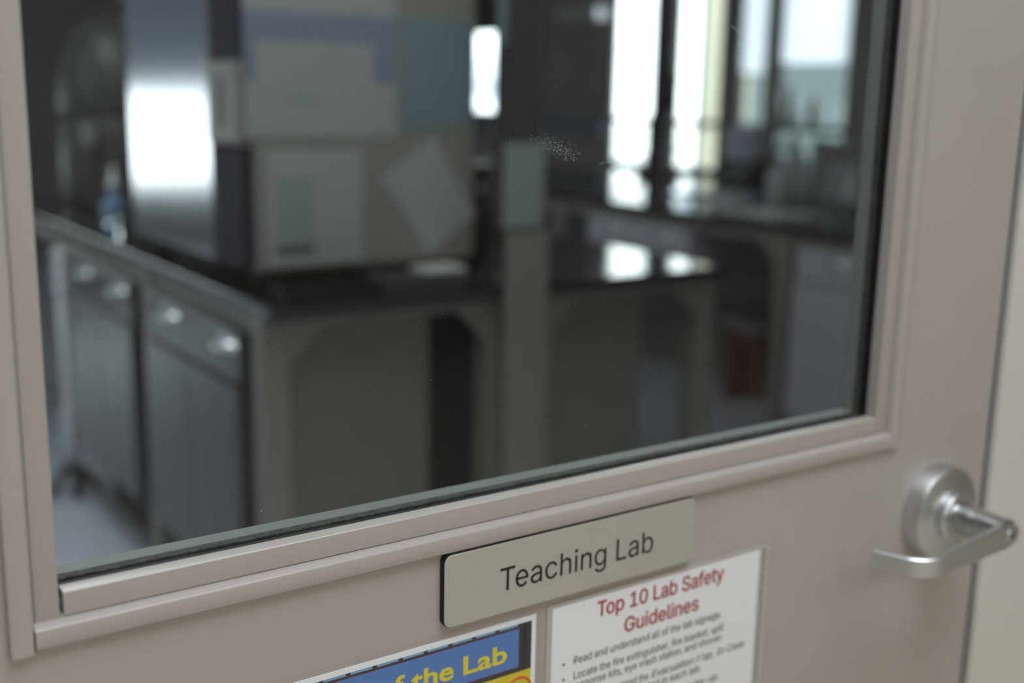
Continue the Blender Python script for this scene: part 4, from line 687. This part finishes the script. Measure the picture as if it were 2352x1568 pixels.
for q in (1.70, 1.74, 1.80): MB().lathe([(.012, 2.049), (.012, 2.035), (.009, 2.032)], (q, 0, 1.10), 1, 18).build('knob', m_chrome, t)
tag(MB().box(1.66, 2.0, 3.9, 4.2, .91, 1.16, .02).build('storage_box', m_dgrey, at=(1.83, 4.05, .91)), 'dark grey storage box at far right end of the island', 'box')

# ------------------------------------------------------------------ second bench in front of the windows
JXA, JXB, JYA, JYB = 3.20, 4.50, 1.45, 6.30
tag(MB().box(JXA, JXB, JYA, JYB, .88, .91, .004).build('lab_worktop', m_top, at=(3.85, 3.9, .88)), 'long glossy black worktop mirroring the bright windows', 'worktop')
t = thing('lab_bench', 'grey steel frame of the bench before the windows', 'bench', (3.85, 3.9, 0))
for x in (3.215, 4.42):
    for y in (1.50, 2.25, 3.62, 4.9, 6.22): MB().box(x, x+.062, y, y+.062, 0, .88, .004).build('leg', m_bench, t)
for x in (3.23, 4.44): MB().box(x, x+.03, 1.56, 6.22, .835, .88).build('apron', m_bench, t)
MB().prism([(2.312, .835), (2.40, .835), (2.312, .75)], 0, 3.222, 3.242).build('gusset', m_bench, t)
cabinet('grey hanging drawer unit painted as if lit with two cup pulls below the mirrored windows', 3.245, .50, 2.79, 3.45, (2.938, 3.275), z0=.71, mm=m_cab_lit, doors=False)
cabinet('grey cabinet at the right edge, close to the door frame', 3.245, .55, 1.58, 2.235, (2.03, 1.75), mm=m_cab_lit)
tag(MB().box(4.06, 4.08, 1.55, 6.2, .0, .86).build('bench_back_panel', m_panel, at=(4.07, 3.9, 0)), 'dark panel along the middle of the window bench knee space', 'panel')
t = thing('cardboard_box', 'pale lidded brown box on the floor under the window bench', 'box', (3.95, 3.09, 0))
MB().box(3.87, 4.03, 2.97, 3.21, 0, .30, .003).build('body', m_card, t); MB().box(3.865, 4.035, 2.965, 3.215, .301, .37, .003).build('lid', m_notice, t)
tag(MB().prism([(3.02, 0), (3.09, 0), (3.10, .24), (3.01, .24)], 0, 3.76, 3.84, .004).build('bin', m_redb, at=(3.8, 3.05, 0)), 'small red bin before the lidded box under the window bench', 'bin')

# clutter on the window bench
def box_thing(name, x, y, sx, sy, h, m, label, cat, lid=None, z=.91):
    t = thing(name, label, cat, (x, y, z)); MB().box(x-sx/2, x+sx/2, y-sy/2, y+sy/2, z, z+h, .004).build('body', m, t)
    if lid: MB().box(x-sx/2-.003, x+sx/2+.003, y-sy/2-.003, y+sy/2+.003, z+h+.0005, z+h+.02, .004).build('lid', lid, t)
    return t
def bottle(name, x, y, r, h, m, cap, label, cat='bottle', z=.91):
    t = thing(name, label, cat, (x, y, z))
    MB().lathe([(r*.9, z), (r, z+.006), (r, z+h*.62), (r*.8, z+h*.72), (r*.38, z+h*.82), (r*.36, z+h*.9)], (x, y, 0), 2, 28).build('body', m, t)
    MB().lathe([(r*.45, z+h*.905), (r*.45, z+h), (r*.4, z+h*1.01)], (x, y, 0), 2, 20).build('cap', cap, t); return t
box_thing('instrument_box', 4.30, 3.52, .20, .24, .145, m_blk, 'low black box carrying the lavender box', 'box')
box_thing('reagent_box', 4.30, 3.53, .16, .16, .14, m_lav, 'lavender box standing on a low black box below the narrow blind', 'box', m_lav, z=1.0555)
tag(MB().box(3.60, 4.05, 3.02, 3.40, .91, .914, .001).build('bench_mat', m_mat, at=(3.83, 3.2, .91)), 'blue mat lying flat on the window bench', 'mat')
tag(MB().box(3.30, 3.58, 2.42, 2.72, .91, .918, .002).build('paper_pad', m_white, at=(3.44, 2.57, .91)), 'white paper pad at the front of the window bench', 'pad')
t = thing('balance', 'white laboratory balance among glassware on the window bench', 'balance', (4.22, 3.02, .91))
MB().box(4.12, 4.32, 2.92, 3.12, .91, .97, .012).build('base', m_white, t); MB().lathe([(.055, .975), (.06, .985)], (4.19, 3.02, 0), 2, 28).build('pan', m_chrome, t)
MB().box(4.28, 4.32, 2.92, 3.12, .97, 1.17, .008).build('draft_shield', m_lgrey, t)
bottle('reagent_bottle', 3.75, 2.83, .042, .20, m_milk, m_redb, 'white bottle with red cap standing before the balance')
bottle('reagent_bottle', 4.25, 2.85, .05, .22, m_milk, m_white, 'pale milky bottle right of the balance')
bottle('reagent_bottle', 4.02, 3.32, .045, .25, m_clear, m_blk, 'clear black capped bottle behind the balance')
def flask(x, y, s, label):
    t = thing('glass_flask', label, 'flask', (x, y, .91)); z = .91
    MB().lathe([(.055*s, z), (.06*s, z+.006), (.058*s, z+.02), (.02*s, z+.11*s), (.017*s, z+.15*s), (.02*s, z+.155*s)], (x, y, 0), 2, 30).build('body', m_clear, t)
    MB().lathe([(.014*s, z+.1555*s), (.018*s, z+.18*s)], (x, y, 0), 2, 16).build('stopper', m_lgrey, t); return t
flask(3.88, 2.48, 1.0, 'clear conical flask near the coiled tubing'); flask(3.98, 2.62, 1.25, 'larger clear conical flask behind the white pad'); flask(3.36, 2.92, .9, 'small clear flask at the front edge near the blue mat')
bottle('milky_jug', 4.02, 2.975, .062, .26, m_milk, m_white, 'wide milky jug at the middle of the window bench')
bottle('milky_jug', 4.06, 2.78, .030, .20, m_milk, m_redb, 'slim milky bottle with red cap beside the wide jug')
box_thing('tissue_box', 3.46, 2.80, .12, .12, .07, m_milk, 'low milky box at the front of the window bench', 'box')
t = thing('tubing', 'coiled clear tubing looped at the right of the window bench', 'tubing', (3.72, 2.36, .91))
P = [(3.72 + .02*math.sin(a*1.3), 2.36 + .13*math.cos(a), 1.06 + .14*math.sin(a)) for a in [k/60*2*PI*1.6 - .6 for k in range(61)]]
MB().tube(P, .010, 10).build('hose', m_tube, t); MB().tube([P[-1], (3.74, 2.44, .98), (3.74, 2.52, .93)], .010, 10).build('hose', m_tube, t)
t = thing('condenser', 'slanting pale glass condenser propped across the window bench', 'condenser', (3.6, 2.9, .91))
MB().tube([(3.52, 3.02, .93), (3.72, 2.78, 1.16)], .017, 14).build('jacket', m_tube, t); MB().tube([(3.50, 3.045, .915), (3.74, 2.755, 1.185)], .006, 10).build('inner_tube', m_lgrey, t)
t = thing('condenser_stand', 'dark retort stand holding the slanting condenser', 'stand', (3.70, 2.74, .91))
MB().box(3.62, 3.78, 2.66, 2.76, .91, .92, .003).build('base', m_blk, t); MB().tube([(3.70, 2.70, .92), (3.70, 2.70, 1.30)], .007, 12).build('rod', m_lgrey, t)
MB().tube([(3.70, 2.70, 1.15), (3.70, 2.785, 1.15)], .007, 10).build('clamp', m_blk, t)
struct(MB().box(XWIN-.09, XWIN-.021, 3.80, 4.78, 1.165, 1.195, .004).build('trim_5', m_mull), 'dark ledge below the white blinds', 'ledge')
for k, (y, hh, rr, mm, lb) in enumerate([(4.34, .20, .035, m_lgrey, 'grey bottle on the ledge, leftmost under the wide blind'), (4.25, .23, .030, m_dgrey, 'dark bottle on the ledge beside the grey bottle'), (4.06, .17, .025, m_redb, 'red bottle on the ledge under the wide blind')]):
    bottle('ledge_bottle', XWIN-.055, y, rr, hh, mm, m_blk, lb, z=1.197)
# dark microscope before the central mullion
t = thing('microscope', 'black microscope standing against the dark central mullion', 'microscope', (4.30, 4.19, .91)); mx, my = 4.30, 4.19
MB().box(mx-.10, mx+.10, my-.07, my+.09, .91, .95, .012).build('base', m_blk, t)
MB().prism([(my+.03, .95), (my+.085, .95), (my+.09, 1.22), (my+.02, 1.32), (my-.02, 1.30), (my+.035, 1.20)], 0, mx-.03, mx+.03, .006).build('arm', m_blk, t)
MB().box(mx-.07, mx+.07, my-.08, my+.035, 1.06, 1.075, .003).build('stage', m_blk, t)
MB().box(mx-.045, mx+.045, my-.075, my+.03, 1.28, 1.37, .015).build('head', m_blk, t)
for s in (-.025, .025): MB().tube([(mx+s, my-.03, 1.36), (mx+s, my-.09, 1.45)], .016, 14).build('eyepiece', m_blk, t)
for a in (-.02, .02): MB().tube([(mx+a, my-.03, 1.28), (mx+a*1.6, my-.035, 1.16)], .012, 12).build('objective', m_lgrey, t)
MB().lathe([(.028, -.045), (.028, .045)], (mx, my+.06, 1.02), 0, 20).build('focus_knob', m_blk, t)
t = thing('magnifier', 'round clear magnifier on a stand left of the bench bottles', 'magnifier', (3.95, 3.78, .91))
n = 32; MB().tube([(3.95 + .055*math.cos(2*PI*i/n)*.7, 3.78 + .055*math.cos(2*PI*i/n)*.7, 1.02 + .055*math.sin(2*PI*i/n)) for i in range(n+1)], .008, 8, False).build('rim', m_tube, t)
MB().lathe([(.045, .91), (.045, .918), (.006, .925), (.006, .967)], (3.95, 3.78, 0), 2, 24).build('stand', m_lgrey, t)
# pale box on wall left of the brightest window
t = thing('wall_unit', 'pale long unit high on the wall left of the brightest window', 'wall unit', (XWIN-.06, 6.27, 1.86))
MB().box(XWIN-.12, XWIN, 6.03, 6.50, 1.87, 1.95, .006).build('body', m_white, t); MB().box(XWIN-.123, XWIN-.1205, 6.06, 6.47, 1.885, 1.90).build('slot', m_lgrey, t)

# ------------------------------------------------------------------ housings of corridor lamps and added lab fill lights
for l in LAMPS:
    x, y = l.location.x, l.location.y
    if y > 0: t = thing('ceiling_or_fill_light', 'added fill light inside the laboratory ' + ('near the door' if y < 2 else 'over the left aisle'), 'ceiling light', (x, y, 2.66))
    else: t = thing('ceiling_or_fill_light', 'square ceiling light in the corridor', 'ceiling light', (x, y, 2.66), 'corridor ceiling lights')
    q = MB().box(x-.63, x+.63, y-.63, y+.63, 2.70, H); q.build('housing', m_lampw, t)
    MB().box(x-.60, x+.60, y-.60, y+.60, 2.675, 2.699).build('diffuser', m_diff, t)
